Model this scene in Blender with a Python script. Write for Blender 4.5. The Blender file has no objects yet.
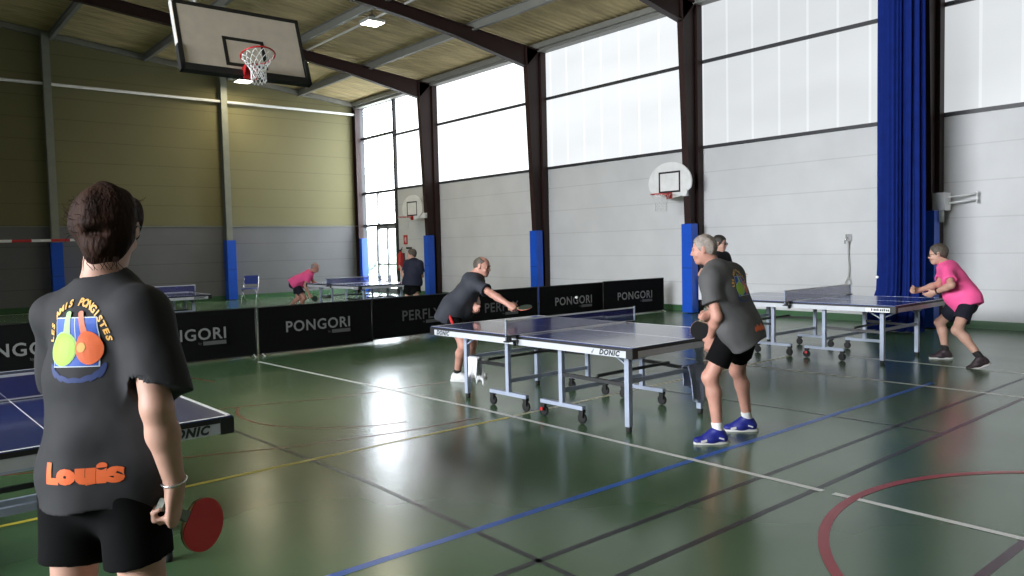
import bpy, bmesh, math, random
import numpy as np
from mathutils import Vector, Matrix
from mathutils.bvhtree import BVHTree

SC = bpy.context.scene
COL = SC.collection
PI = math.pi
R_ = math.radians

# ------------------------------------------------------------------ camera
cam_data = bpy.data.cameras.new('camera')
cam_data.sensor_width = 36.0
cam_data.lens = 773.9144 * 36.0 / 1024.0
cam_data.clip_start = 0.05
cam_data.clip_end = 300
cam = bpy.data.objects.new('camera', cam_data)
COL.objects.link(cam)
_r = Vector((0.76568809, -0.64280184, -0.02296857)).normalized()
_u = Vector((0.0525744, 0.02695565, 0.99825314)).normalized()
_b = _r.cross(_u).normalized()
cam.matrix_world = Matrix(((_r.x, _u.x, _b.x, 0), (_r.y, _u.y, _b.y, 0), (_r.z, _u.z, _b.z, 1.5848), (0, 0, 0, 1)))
SC.camera = cam

# ------------------------------------------------------------------ world, light, exposure
SC.view_settings.view_transform = 'Standard'
SC.view_settings.look = 'None'
SC.view_settings.exposure = 0.0
SC.view_settings.gamma = 1.0
SC.view_settings.use_curve_mapping = False
world = bpy.data.worlds.new('world')
SC.world = world
world.use_nodes = True
_bg = world.node_tree.nodes['Background']
_bg.inputs[0].default_value = (0.86, 0.93, 1.0, 1)
_bg.inputs[1].default_value = 14.0
# daylight level of each window bay of the right wall, far end first
PANE_LIGHT = {1: 2.6, 2: 1.6, 3: 0.98, 4: 0.74, 5: 0.66, 6: 0.66}
SIDE_LIGHT = 1.0          # the windows of the opposite long wall
LAMP_POWER = 48.0         # each ceiling lamp
_dl = bpy.data.lights.new('daylight_left_windows', 'AREA')      # daylight entering through the windows of the opposite long wall
_dl.shape = 'RECTANGLE'; _dl.size = 20.0; _dl.size_y = 3.3; _dl.energy = 3300; _dl.spread = R_(92); _dl.color = (0.92, 0.96, 1.0)
_do = bpy.data.objects.new('daylight_left_windows', _dl); COL.objects.link(_do)
_do.location = (-14.25, 3.0, 5.1); _do.rotation_euler = Vector((-1, 0.10, 0.10)).to_track_quat('Z', 'Y').to_euler()

# ------------------------------------------------------------------ materials
def mat(name, col, rough=0.6, metal=0.0, spec=0.5, var=0.06, scale=6.0, bump=0.0, bscale=60.0, emit=None, estr=0.0, stretch=None, coat=0.0):
    m = bpy.data.materials.new(name)
    m.use_nodes = True
    nt = m.node_tree
    b = nt.nodes['Principled BSDF']
    b.inputs['Roughness'].default_value = rough
    b.inputs['Metallic'].default_value = metal
    b.inputs['Specular IOR Level'].default_value = spec
    b.inputs['Coat Weight'].default_value = coat
    b.inputs['Coat Roughness'].default_value = 0.12
    tc = nt.nodes.new('ShaderNodeTexCoord')
    src = tc.outputs['Object']
    if stretch:
        mp = nt.nodes.new('ShaderNodeMapping')
        mp.inputs['Scale'].default_value = stretch
        nt.links.new(src, mp.inputs['Vector'])
        src = mp.outputs['Vector']
    nz = nt.nodes.new('ShaderNodeTexNoise')
    nz.inputs['Scale'].default_value = scale
    nz.inputs['Detail'].default_value = 3
    nt.links.new(src, nz.inputs['Vector'])
    rp = nt.nodes.new('ShaderNodeValToRGB')
    c = Vector(col[:3])
    rp.color_ramp.elements[0].color = (*(c * (1 - var)), 1)
    rp.color_ramp.elements[1].color = (*[min(1, v) for v in (c * (1 + var))], 1)
    rp.color_ramp.elements[0].position = 0.3
    rp.color_ramp.elements[1].position = 0.7
    nt.links.new(nz.outputs['Fac'], rp.inputs['Fac'])
    nt.links.new(rp.outputs['Color'], b.inputs['Base Color'])
    if bump > 0:
        n2 = nt.nodes.new('ShaderNodeTexNoise')
        n2.inputs['Scale'].default_value = bscale
        n2.inputs['Detail'].default_value = 2
        nt.links.new(src, n2.inputs['Vector'])
        bp = nt.nodes.new('ShaderNodeBump')
        bp.inputs['Strength'].default_value = bump
        bp.inputs['Distance'].default_value = 0.02
        nt.links.new(n2.outputs['Fac'], bp.inputs['Height'])
        nt.links.new(bp.outputs['Normal'], b.inputs['Normal'])
    if emit:
        b.inputs['Emission Color'].default_value = (*emit, 1)
        b.inputs['Emission Strength'].default_value = estr
    return m

def node(nt, kind, **kw):
    n = nt.nodes.new(kind)
    for k, v in kw.items():
        setattr(n, k, v)
    return n

def panel_mat(name, col_low, col_high=None, split=None, joint=0.59, joff=0.0, rough=0.75, jdark=0.72, vert=False):
    """painted wall panels with thin horizontal joints, optionally two colours split at a height"""
    m = mat(name, col_low, rough=rough, var=0.05, scale=1.2, bump=0.06, bscale=25)
    nt = m.node_tree
    b = nt.nodes['Principled BSDF']
    base = b.inputs['Base Color'].links[0].from_socket
    geo = node(nt, 'ShaderNodeNewGeometry')
    sp = node(nt, 'ShaderNodeSeparateXYZ')
    nt.links.new(geo.outputs['Position'], sp.inputs[0])
    if col_high is not None:
        gt = node(nt, 'ShaderNodeMath', operation='GREATER_THAN')
        nt.links.new(sp.outputs['Z'], gt.inputs[0]); gt.inputs[1].default_value = split
        n3 = node(nt, 'ShaderNodeTexNoise'); n3.inputs['Scale'].default_value = 0.8
        nt.links.new(geo.outputs['Position'], n3.inputs['Vector'])
        rp = node(nt, 'ShaderNodeValToRGB')
        rp.color_ramp.elements[0].color = (*(Vector(col_high) * 0.92), 1)
        rp.color_ramp.elements[1].color = (*(Vector(col_high) * 1.08), 1)
        nt.links.new(n3.outputs['Fac'], rp.inputs['Fac'])
        mx = node(nt, 'ShaderNodeMix', data_type='RGBA')
        nt.links.new(gt.outputs[0], mx.inputs['Factor'])
        nt.links.new(base, mx.inputs['A']); nt.links.new(rp.outputs['Color'], mx.inputs['B'])
        base = mx.outputs['Result']
    ad = node(nt, 'ShaderNodeMath', operation='ADD'); ad.inputs[1].default_value = 100 * joint - joff
    nt.links.new(sp.outputs['Z'], ad.inputs[0])
    md = node(nt, 'ShaderNodeMath', operation='MODULO'); md.inputs[1].default_value = joint
    nt.links.new(ad.outputs[0], md.inputs[0])
    lt = node(nt, 'ShaderNodeMath', operation='LESS_THAN'); lt.inputs[1].default_value = 0.022
    nt.links.new(md.outputs[0], lt.inputs[0])
    mx2 = node(nt, 'ShaderNodeMix', data_type='RGBA', blend_type='MULTIPLY')
    nt.links.new(lt.outputs[0], mx2.inputs['Factor'])
    nt.links.new(base, mx2.inputs['A']); mx2.inputs['B'].default_value = (jdark, jdark, jdark, 1)
    nt.links.new(mx2.outputs['Result'], b.inputs['Base Color'])
    return m

M = {}
M['wall_white'] = panel_mat('white wall panels', (0.60, 0.60, 0.61), joint=0.615, joff=0.035, jdark=0.86)
M['wall_back'] = panel_mat('two tone wall panels', (0.15, 0.15, 0.158), (0.170, 0.155, 0.072), split=2.47, joint=0.62, joff=0.0)
M['wall_dark'] = panel_mat('dull wall panels', (0.22, 0.22, 0.21), (0.24, 0.22, 0.11), split=2.47, joint=0.62)
M['post_grey'] = mat('grey green painted steel', (0.20, 0.21, 0.17), 0.5)
M['post_light'] = mat('light grey painted steel', (0.42, 0.43, 0.40), 0.45)
M['purlin'] = mat('grey roof steel', (0.20, 0.20, 0.18), 0.5)
M['pipe'] = mat('pale pipe', (0.62, 0.62, 0.60), 0.4)
M['brown'] = mat('brown painted steel', (0.026, 0.011, 0.010), 0.5, spec=0.3, var=0.12, scale=3)
M['dark_frame'] = mat('dark window bar', (0.030, 0.030, 0.034), 0.5)
M['grey_frame'] = mat('grey window bar', (0.23, 0.24, 0.25), 0.45)
M['green_base'] = mat('green skirting paint', (0.040, 0.115, 0.045), 0.4)
M['pad_blue'] = mat('blue vinyl padding', (0.008, 0.085, 0.56), 0.38, bump=0.15, bscale=4)
M['curtain'] = mat('blue curtain cloth', (0.006, 0.019, 0.15), 0.85, spec=0.12, bump=0.1, bscale=8, var=0.12)
M['black'] = mat('black plastic', (0.012, 0.012, 0.013), 0.5)
M['rubber'] = mat('black rubber', (0.010, 0.010, 0.010), 0.7)
M['barrier'] = mat('black barrier cloth', (0.0055, 0.0055, 0.006), 0.85, bump=0.12, bscale=3, spec=0.12)
M['letter_grey'] = mat('grey printed lettering', (0.27, 0.27, 0.275), 0.7)
M['letter_dim'] = mat('dim grey printed lettering', (0.11, 0.11, 0.115), 0.7)
M['white'] = mat('white paint', (0.78, 0.78, 0.78), 0.45)
M['board'] = mat('backboard white', (0.60, 0.535, 0.45), 0.45)
M['red'] = mat('red enamel', (0.50, 0.020, 0.022), 0.4)
M['string'] = mat('white cord', (0.75, 0.75, 0.74), 0.8)
M['top_navy'] = mat('navy table top', (0.036, 0.058, 0.215), 0.20, spec=0.9, var=0.05, coat=0.95)
M['top_blue'] = mat('blue table top', (0.020, 0.062, 0.270), 0.2, spec=0.8, var=0.05, coat=0.5)
M['table_steel'] = mat('blue grey painted steel', (0.33, 0.37, 0.47), 0.40)
M['apron_grey'] = mat('pale grey apron', (0.52, 0.54, 0.58), 0.42)
M['line_white'] = mat('white line paint', (0.80, 0.80, 0.80), 0.4)
M['net_blue'] = mat('blue net mesh', (0.040, 0.048, 0.26), 0.8)
def see_through(m, f):
    nt = m.node_tree; out = nt.nodes['Material Output']; b = nt.nodes['Principled BSDF']
    tr = nt.nodes.new('ShaderNodeBsdfTransparent'); mx = nt.nodes.new('ShaderNodeMixShader'); mx.inputs[0].default_value = f
    nt.links.new(b.outputs[0], mx.inputs[2]); nt.links.new(tr.outputs[0], mx.inputs[1]); nt.links.new(mx.outputs[0], out.inputs[0])
see_through(M['net_blue'], 0.45)
M['silver'] = mat('silver metal', (0.65, 0.65, 0.66), 0.25, metal=0.9)
M['skin'] = mat('skin', (0.50, 0.285, 0.215), 0.55, var=0.08, scale=14)
M['skin_red'] = mat('ruddy skin', (0.50, 0.25, 0.19), 0.55, var=0.10, scale=14)
M['eye'] = mat('eye', (0.05, 0.04, 0.04), 0.25)
M['lip'] = mat('lip', (0.38, 0.15, 0.13), 0.5)
M['hair_brown'] = mat('dark brown hair', (0.024, 0.0090, 0.0050), 0.75, spec=0.18, var=0.5, scale=22, stretch=(1, 1, 0.35), bump=0.35, bscale=90)
M['hair_grey'] = mat('grey hair', (0.26, 0.22, 0.195), 0.6, var=0.3, scale=40, bump=0.4, bscale=80)
M['hair_dark'] = mat('dark short hair', (0.022, 0.017, 0.015), 0.55, var=0.4, scale=40, bump=0.4, bscale=80)
M['hair_mid'] = mat('brown grey hair', (0.075, 0.058, 0.045), 0.55, var=0.35, scale=40, bump=0.4, bscale=80)
M['shirt_grey'] = mat('charcoal jersey', (0.024, 0.024, 0.027), 0.8, bump=0.75, bscale=5.5, spec=0.3)
M['shirt_mid'] = mat('grey jersey', (0.083, 0.082, 0.084), 0.75, bump=0.75, bscale=5.5, spec=0.3)
M['shirt_navy'] = mat('dark slate jersey', (0.034, 0.037, 0.048), 0.75, bump=0.75, bscale=5.5, spec=0.3)
M['shirt_pink'] = mat('bright pink jersey', (0.88, 0.105, 0.315), 0.7, bump=0.75, bscale=5.5, spec=0.3)
M['shirt_black'] = mat('black jersey', (0.012, 0.012, 0.016), 0.75, spec=0.3)
M['shirt_blue'] = mat('night blue jersey', (0.014, 0.017, 0.034), 0.75, spec=0.3)
M['shorts'] = mat('black shorts', (0.0042, 0.0042, 0.0045), 0.9, bump=0.2, bscale=10, spec=0.1)
M['shorts_navy'] = mat('navy shorts', (0.011, 0.012, 0.022), 0.8, spec=0.25)
M['sock_white'] = mat('white sock', (0.75, 0.75, 0.75), 0.85)
M['sock_black'] = mat('black sock', (0.014, 0.012, 0.013), 0.85)
M['shoe_blue'] = mat('blue shoe', (0.012, 0.018, 0.20), 0.5)
M['shoe_white'] = mat('white shoe', (0.70, 0.70, 0.72), 0.5)
M['shoe_dark'] = mat('dark plum shoe', (0.032, 0.018, 0.024), 0.55)
M['sole'] = mat('pale sole', (0.62, 0.60, 0.60), 0.6)
M['rub_red'] = mat('red rubber sheet', (0.62, 0.028, 0.034), 0.5)
M['rub_black'] = mat('black rubber sheet', (0.010, 0.010, 0.011), 0.5)
M['rub_green'] = mat('dark green rubber sheet', (0.014, 0.035, 0.024), 0.5)
M['wood'] = mat('pale plywood', (0.42, 0.27, 0.15), 0.55, var=0.2, scale=20)
M['grip'] = mat('grey green grip', (0.16, 0.18, 0.15), 0.6)
M['p_orange'] = mat('orange print', (0.72, 0.12, 0.020), 0.6)
M['p_yellow'] = mat('yellow print', (0.72, 0.40, 0.09), 0.6)
M['p_blue'] = mat('blue print', (0.012, 0.075, 0.42), 0.6)
M['p_green'] = mat('lime print', (0.28, 0.46, 0.020), 0.6)
M['p_palegreen'] = mat('pale green print', (0.32, 0.56, 0.20), 0.6)
M['p_white'] = mat('white print', (0.50, 0.56, 0.62), 0.6)
M['p_brush'] = mat('navy brush print', (0.008, 0.026, 0.13), 0.6)
M['p_red'] = mat('salmon print', (0.70, 0.18, 0.09), 0.6)
M['ball'] = mat('white ball', (0.85, 0.85, 0.85), 0.4)
M['towel_white'] = mat('white towel', (0.70, 0.70, 0.72), 0.95, bump=0.6, bscale=90)
M['towel_blue'] = mat('grey blue towel', (0.30, 0.33, 0.46), 0.95, bump=0.6, bscale=90)
M['chair_blue'] = mat('blue plastic', (0.010, 0.04, 0.30), 0.45)
M['glass_dark'] = mat('dark lens', (0.012, 0.012, 0.014), 0.2)
M['lamp_on'] = mat('lit lamp lens', (0.9, 0.9, 0.85), 0.4, emit=(1.0, 0.93, 0.78), estr=22.0)
M['line_yellow'] = mat('yellow court line', (0.62, 0.50, 0.06), 0.35)
M['line_pale'] = mat('pale yellow court line', (0.66, 0.62, 0.42), 0.35)
M['line_blue'] = mat('blue court line', (0.03, 0.12, 0.50), 0.35)
M['line_dark'] = mat('dark court line', (0.022, 0.026, 0.030), 0.35)
M['line_red'] = mat('red court line', (0.33, 0.030, 0.045), 0.35)
M['line_dullred'] = mat('worn red court line', (0.17, 0.050, 0.025), 0.35)
M['line_purple'] = mat('purple court line', (0.07, 0.035, 0.055), 0.35)
M['asphalt'] = mat('pale paving', (0.60, 0.60, 0.58), 0.9)
M['hedge'] = mat('hedge leaves', (0.42, 0.47, 0.38), 0.9, var=0.5, scale=9)

def floor_mat():
    m = mat('green sports floor', (0.066, 0.130, 0.060), 0.22, spec=0.75, var=0.10, scale=0.7)
    nt = m.node_tree
    b = nt.nodes['Principled BSDF']
    tc = node(nt, 'ShaderNodeTexCoord')
    n1 = node(nt, 'ShaderNodeTexNoise'); n1.inputs['Scale'].default_value = 1.3; n1.inputs['Detail'].default_value = 4
    nt.links.new(tc.outputs['Object'], n1.inputs['Vector'])
    mr = node(nt, 'ShaderNodeMapRange'); mr.inputs['To Min'].default_value = 0.17; mr.inputs['To Max'].default_value = 0.29
    nt.links.new(n1.outputs['Fac'], mr.inputs['Value'])
    nt.links.new(mr.outputs['Result'], b.inputs['Roughness'])
    n2 = node(nt, 'ShaderNodeTexNoise'); n2.inputs['Scale'].default_value = 2.2; n2.inputs['Detail'].default_value = 1
    nt.links.new(tc.outputs['Object'], n2.inputs['Vector'])
    bp = node(nt, 'ShaderNodeBump'); bp.inputs['Strength'].default_value = 0.10; bp.inputs['Distance'].default_value = 0.01
    nt.links.new(n2.outputs['Fac'], bp.inputs['Height'])
    nt.links.new(bp.outputs['Normal'], b.inputs['Normal'])
    return m
M['floor'] = floor_mat()

def ceiling_mat():
    m = mat('ribbed roof panels', (0.47, 0.37, 0.19), 0.9, var=0.22, scale=1.6, stretch=(0.6, 2.2, 1))
    nt = m.node_tree
    b = nt.nodes['Principled BSDF']
    tc = node(nt, 'ShaderNodeTexCoord')
    wv = node(nt, 'ShaderNodeTexWave', bands_direction='Y'); wv.inputs['Scale'].default_value = 1.6; wv.inputs['Distortion'].default_value = 0.0
    nt.links.new(tc.outputs['Object'], wv.inputs['Vector'])
    bp = node(nt, 'ShaderNodeBump'); bp.inputs['Strength'].default_value = 0.7; bp.inputs['Distance'].default_value = 0.05
    nt.links.new(wv.outputs['Fac'], bp.inputs['Height'])
    nt.links.new(bp.outputs['Normal'], b.inputs['Normal'])
    return m
M['ceiling'] = ceiling_mat()

def pane_mat(i, s):
    """daylit multiwall sheet: the daylight behind it makes it glow, its joints let a little more through"""
    m = mat('daylit sheet %d' % i, (0.55, 0.56, 0.57), 0.35, var=0.02)
    nt = m.node_tree
    b = nt.nodes['Principled BSDF']
    geo = node(nt, 'ShaderNodeNewGeometry'); sp = node(nt, 'ShaderNodeSeparateXYZ')
    nt.links.new(geo.outputs['Position'], sp.inputs[0])
    md = node(nt, 'ShaderNodeMath', operation='MODULO'); md.inputs[1].default_value = 0.62
    ad = node(nt, 'ShaderNodeMath', operation='ADD'); ad.inputs[1].default_value = 62.0
    nt.links.new(sp.outputs['Y'], ad.inputs[0]); nt.links.new(ad.outputs[0], md.inputs[0])
    lt = node(nt, 'ShaderNodeMath', operation='LESS_THAN'); lt.inputs[1].default_value = 0.05
    nt.links.new(md.outputs[0], lt.inputs[0])
    n1 = node(nt, 'ShaderNodeTexNoise'); n1.inputs['Scale'].default_value = 0.55; n1.inputs['Detail'].default_value = 2
    mp = node(nt, 'ShaderNodeMapping'); mp.inputs['Scale'].default_value = (1, 0.5, 1.6)
    nt.links.new(geo.outputs['Position'], mp.inputs['Vector']); nt.links.new(mp.outputs['Vector'], n1.inputs['Vector'])
    mr = node(nt, 'ShaderNodeMapRange'); mr.inputs['To Min'].default_value = 0.82 * s; mr.inputs['To Max'].default_value = 1.12 * s
    nt.links.new(n1.outputs['Fac'], mr.inputs['Value'])
    ma = node(nt, 'ShaderNodeMath', operation='MULTIPLY_ADD'); ma.inputs[1].default_value = 0.16 * s
    nt.links.new(lt.outputs[0], ma.inputs[0]); nt.links.new(mr.outputs['Result'], ma.inputs[2])
    nt.links.new(ma.outputs[0], b.inputs['Emission Strength'])
    b.inputs['Emission Color'].default_value = (0.93, 0.97, 1.0, 1)
    nt.links.remove(b.inputs['Base Color'].links[0]); b.inputs['Base Color'].default_value = (0.06, 0.06, 0.06, 1)
    return m

def glass_mat():
    m = bpy.data.materials.new('clear pane'); m.use_nodes = True
    nt = m.node_tree
    out = nt.nodes['Material Output']; nt.nodes.remove(nt.nodes['Principled BSDF'])
    tr = node(nt, 'ShaderNodeBsdfTransparent'); gl = node(nt, 'ShaderNodeBsdfGlossy'); gl.inputs['Roughness'].default_value = 0.03
    mx = node(nt, 'ShaderNodeMixShader'); mx.inputs[0].default_value = 0.05
    nt.links.new(tr.outputs[0], mx.inputs[1]); nt.links.new(gl.outputs[0], mx.inputs[2])
    nt.links.new(mx.outputs[0], out.inputs[0])
    return m
M['glass'] = glass_mat()

# ------------------------------------------------------------------ object helpers
def link_mesh(name, me, mats, parent=None):
    if not isinstance(mats, (list, tuple)):
        mats = [mats]
    for m in mats:
        me.materials.append(m)
    o = bpy.data.objects.new(name, me)
    COL.objects.link(o)
    if parent is not None:
        o.parent = parent
    return o

def obj(name, bm, mats, parent=None, smooth=False, bevel=0.0):
    if bevel > 0:
        bmesh.ops.bevel(bm, geom=[e for e in bm.edges if e.is_manifold and e.calc_face_angle(0) > 0.5], offset=bevel, segments=2, affect='EDGES', profile=0.5, clamp_overlap=True)
    me = bpy.data.meshes.new(name)
    bm.normal_update()
    bm.to_mesh(me)
    bm.free()
    if smooth:
        me.polygons.foreach_set('use_smooth', [True] * len(me.polygons))
        try:
            me.set_sharp_from_angle(angle=R_(50))
        except Exception:
            pass
    return link_mesh(name, me, mats, parent)

def thing(name, label, cat, loc=(0, 0, 0), rotz=0.0, group=None):
    o = bpy.data.objects.new(name, None)
    COL.objects.link(o)
    o.empty_display_size = 0.1
    o.location = loc
    o.rotation_euler = (0, 0, rotz)
    return tag(o, label, cat, group)

def tag(o, label, cat, group=None):
    o['label'] = label
    o['category'] = cat
    if group:
        o['group'] = group
    return o

def struct(o, label=None):
    o['kind'] = 'structure'
    if label:
        o['label'] = label
    return o

def box(bm, lo, hi, mi=0):
    x0, y0, z0 = lo; x1, y1, z1 = hi
    v = [bm.verts.new(c) for c in ((x0, y0, z0), (x1, y0, z0), (x1, y1, z0), (x0, y1, z0), (x0, y0, z1), (x1, y0, z1), (x1, y1, z1), (x0, y1, z1))]
    for f in ((0, 3, 2, 1), (4, 5, 6, 7), (0, 1, 5, 4), (1, 2, 6, 5), (2, 3, 7, 6), (3, 0, 4, 7)):
        fc = bm.faces.new([v[i] for i in f]); fc.material_index = mi
    return v

def frame_of(d, up=(0, 0, 1)):
    d = Vector(d).normalized()
    u = Vector(up)
    if abs(d.dot(u)) > 0.97:
        u = Vector((1, 0, 0)) if abs(d.x) < 0.9 else Vector((0, 1, 0))
    s = d.cross(u).normalized()
    return d, s, s.cross(d).normalized()

def bar(bm, a, b, w, h, mi=0, up=(0, 0, 1)):
    a = Vector(a); b = Vector(b)
    d, s, u = frame_of(b - a, up)
    vs = []
    for p in (a, b):
        for cx, cy in ((-1, -1), (1, -1), (1, 1), (-1, 1)):
            vs.append(bm.verts.new(p + s * (cx * w / 2) + u * (cy * h / 2)))
    for f in ((3, 2, 1, 0), (4, 5, 6, 7), (0, 1, 5, 4), (1, 2, 6, 5), (2, 3, 7, 6), (3, 0, 4, 7)):
        fc = bm.faces.new([vs[i] for i in f]); fc.material_index = mi

def tube(bm, pts, r, n=8, mi=0, closed=False, r1=None):
    pts = [Vector(p) for p in pts]
    N = len(pts)
    rings = []
    ps = None
    for i, p in enumerate(pts):
        if closed:
            d = pts[(i + 1) % N] - pts[i - 1]
        else:
            d = pts[min(i + 1, N - 1)] - pts[max(i - 1, 0)]
        d.normalize()
        if ps is None:
            _, s, u = frame_of(d)
        else:
            s = (ps - d * ps.dot(d)).normalized(); u = s.cross(d).normalized()
        ps = s
        rr = r if r1 is None else r + (r1 - r) * i / max(1, N - 1)
        rings.append([bm.verts.new(p + (s * math.cos(2 * PI * k / n) + u * math.sin(2 * PI * k / n)) * rr) for k in range(n)])
    m = N if closed else N - 1
    for i in range(m):
        A = rings[i]; B = rings[(i + 1) % N]
        for k in range(n):
            f = bm.faces.new((A[k], A[(k + 1) % n], B[(k + 1) % n], B[k])); f.material_index = mi; f.smooth = True
    if not closed:
        bm.faces.new(rings[0][::-1]).material_index = mi
        bm.faces.new(rings[-1]).material_index = mi

def prism(bm, pts, axis_from, axis_to, mi=0):
    """outline of 3D points swept from one offset vector to another"""
    a = Vector(axis_from); b = Vector(axis_to)
    A = [bm.verts.new(Vector(p) + a) for p in pts]
    B = [bm.verts.new(Vector(p) + b) for p in pts]
    n = len(pts)
    bm.faces.new(A[::-1]).material_index = mi
    bm.faces.new(B).material_index = mi
    for i in range(n):
        bm.faces.new((A[i], A[(i + 1) % n], B[(i + 1) % n], B[i])).material_index = mi

def lathe(bm, prof, axis_o=(0, 0, 0), n=20, mi=0, rot=None):
    o = Vector(axis_o)
    rings = []
    for r, z in prof:
        ring = []
        for k in range(n):
            v = Vector((r * math.cos(2 * PI * k / n), r * math.sin(2 * PI * k / n), z))
            if rot is not None:
                v = rot @ v
            ring.append(bm.verts.new(o + v))
        rings.append(ring)
    for A, B in zip(rings, rings[1:]):
        for k in range(n):
            f = bm.faces.new((A[k], A[(k + 1) % n], B[(k + 1) % n], B[k])); f.material_index = mi; f.smooth = True
    bm.faces.new(rings[0][::-1]).material_index = mi
    bm.faces.new(rings[-1]).material_index = mi

def text_geo(body, size, bold=0.0, shear=0.0, space=1.0, align='CENTER'):
    cu = bpy.data.curves.new('t', 'FONT')
    cu.body = body; cu.size = size; cu.offset = bold; cu.shear = shear; cu.space_character = space
    cu.align_x = align; cu.align_y = 'CENTER'; cu.resolution_u = 3
    o = bpy.data.objects.new('t', cu)
    COL.objects.link(o)
    dg = bpy.context.evaluated_depsgraph_get()
    me = o.evaluated_get(dg).to_mesh()
    vs = [v.co.copy() for v in me.vertices]
    fs = [list(p.vertices) for p in me.polygons]
    o.evaluated_get(dg).to_mesh_clear()
    bpy.data.objects.remove(o); bpy.data.curves.remove(cu)
    return vs, fs

def text_on(name, body, size, origin, ux, uy, m, parent, bold=0.0, shear=0.0, space=1.0, depth=0.0015, align='CENTER', cut=0):
    vs, fs = text_geo(body, size, bold, shear, space, align)
    o = Vector(origin); ux = Vector(ux); uy = Vector(uy); n = ux.cross(uy)
    bm = bmesh.new()
    V = [bm.verts.new(o + ux * v.x + uy * v.y + n * depth) for v in vs]
    for f in fs:
        try:
            bm.faces.new([V[i] for i in f])
        except ValueError:
            pass
    return obj(name, bm, m, parent)

random.seed(4)

# ================================================================== SETTING
XW = 14.5          # right wall
YB = 26.0          # back wall
XL = -14.5
YF = -8.0
def roof_z(x):
    return 7.0 + 0.107 * (14.4 - abs(x))

bm = bmesh.new(); box(bm, (XL - .3, YF - .3, -0.2), (XW + .3, YB + .3, 0.0))
floor = struct(obj('floor', bm, M['floor']))

def strip(bm, pts, w, z=0.0012):
    """flat painted strip along a polyline on the floor"""
    pts = [Vector((p[0], p[1], 0)) for p in pts]
    L = []; Rr = []
    for i, p in enumerate(pts):
        d = (pts[min(i + 1, len(pts) - 1)] - pts[max(i - 1, 0)]).normalized()
        n = Vector((-d.y, d.x, 0)) * (w / 2)
        L.append(bm.verts.new((p.x + n.x, p.y + n.y, z))); Rr.append(bm.verts.new((p.x - n.x, p.y - n.y, z)))
    for i in range(len(pts) - 1):
        bm.faces.new((L[i], Rr[i], Rr[i + 1], L[i + 1]))

def court_lines(m, z, *lines):
    bm = bmesh.new()
    for w, pts in lines:
        strip(bm, pts, w, z)
    return struct(obj('floor_marking', bm, m, floor))

def arc(cx, cy, r, a0, a1, n=40):
    return [(cx + r * math.cos(R_(a0 + (a1 - a0) * i / n)), cy + r * math.sin(R_(a0 + (a1 - a0) * i / n))) for i in range(n + 1)]

court_lines(M['line_dark'], 0.0010, (0.042, [(-6, 2.84), (13.5, 2.88)]), (0.042, [(-6, 2.36), (6.1, 2.50)]),
            (0.035, [(2.5, 1.5), (2.56, 4.6), (2.42, 7.6)]), (0.035, [(6.58, 2.5), (6.5, 5.3)]))
court_lines(M['line_purple'], 0.0011, (0.042, [(6.1, 2.50), (13.5, 2.55)]), (0.05, [(-4, 1.32), (10, 1.32)]))
court_lines(M['line_blue'], 0.0014, (0.055, [(-8, 3.33), (8.8, 3.46)]))
court_lines(M['line_yellow'], 0.0016, (0.045, [(-6, 5.28), (4.5, 5.47)]))
court_lines(M['line_pale'], 0.0016, (0.045, [(4.58, 5.48), (9.6, 5.61)]))
court_lines(M['line_white'], 0.0019, (0.05, [(4.56, -5), (4.55, 2.365)]), (0.05, [(4.55, 2.435), (4.55, 5.9), (4.3, 10.85)]),
            (0.05, [(8.52, 6.7), (8.58, 1.2)]), (0.05, [(10.07, 5.0), (10.02, 1.2)]), (0.05, [(-9, 25.2), (3.6, 25.2)]))
court_lines(M['line_red'], 0.0021, (0.056, arc(4.62, 0.52, 1.72, -160, 200, 90)))
court_lines(M['line_dullred'], 0.0013, (0.03, [(0.5, 6.75), (1.82, 6.21), (2.65, 5.89), (3.48, 5.71), (4.3, 5.65)]), (0.03, arc(3.9, 7.2, 1.2, 150, 262, 24)),
            (0.03, [(3.24, 9.58), (3.07, 10.4), (3.0, 11.2)]), (0.03, [(2.7, 7.9), (3.8, 7.55), (5.2, 7.45)]))

# ---- right wall: white panels below, window bays above
bm = bmesh.new(); box(bm, (XW, YF, 0), (XW + .2, 23.45, 3.66))
struct(obj('wall_right', bm, M['wall_white']))
bm = bmesh.new(); box(bm, (XW, YF, 6.82), (XW + .2, YB, 7.4)); box(bm, (XW - .25, YF, 6.78), (XW, YB, 6.90)); box(bm, (XW - .35, YF, 6.86), (XW - .2, YB, 6.99))
struct(obj('trim_eave', bm, M['purlin']))
bm = bmesh.new(); box(bm, (XW - .012, YF, 0.0), (XW, 23.45, 0.13))
struct(obj('baseboard_right', bm, M['green_base']))

BAYS = [(1, 20.93, 23.45), (2, 15.73, 20.93), (3, 10.63, 15.73), (4, 5.61, 10.63), (5, 0.5, 5.61), (6, -8.0, 0.5)]
for i, y0, y1 in BAYS:
    w = bpy.data.objects.new('window_%d' % (i + 1), None); COL.objects.link(w); w.location = (XW, y0, 3.66); struct(w)
    pm = pane_mat(i, PANE_LIGHT[i])
    L = y1 - y0
    bm = bmesh.new(); box(bm, (0.03, 0, 0.04), (0.06, L, 1.86)); obj('pane', bm, pm, w)
    bm = bmesh.new(); box(bm, (0.03, 0, 1.93), (0.06, L, 3.16)); obj('pane', bm, pm, w)
    bm = bmesh.new(); box(bm, (-0.03, 0, -0.02), (0.10, L, 0.05)); obj('sill', bm, M['dark_frame'], w)
    bm = bmesh.new(); box(bm, (-0.02, 0, 1.86), (0.10, L, 1.93)); obj('mullion', bm, M['dark_frame'], w)
    bm = bmesh.new(); box(bm, (-0.02, 0, 3.14), (0.10, L, 3.22)); obj('head_rail', bm, M['dark_frame'], w)

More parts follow.
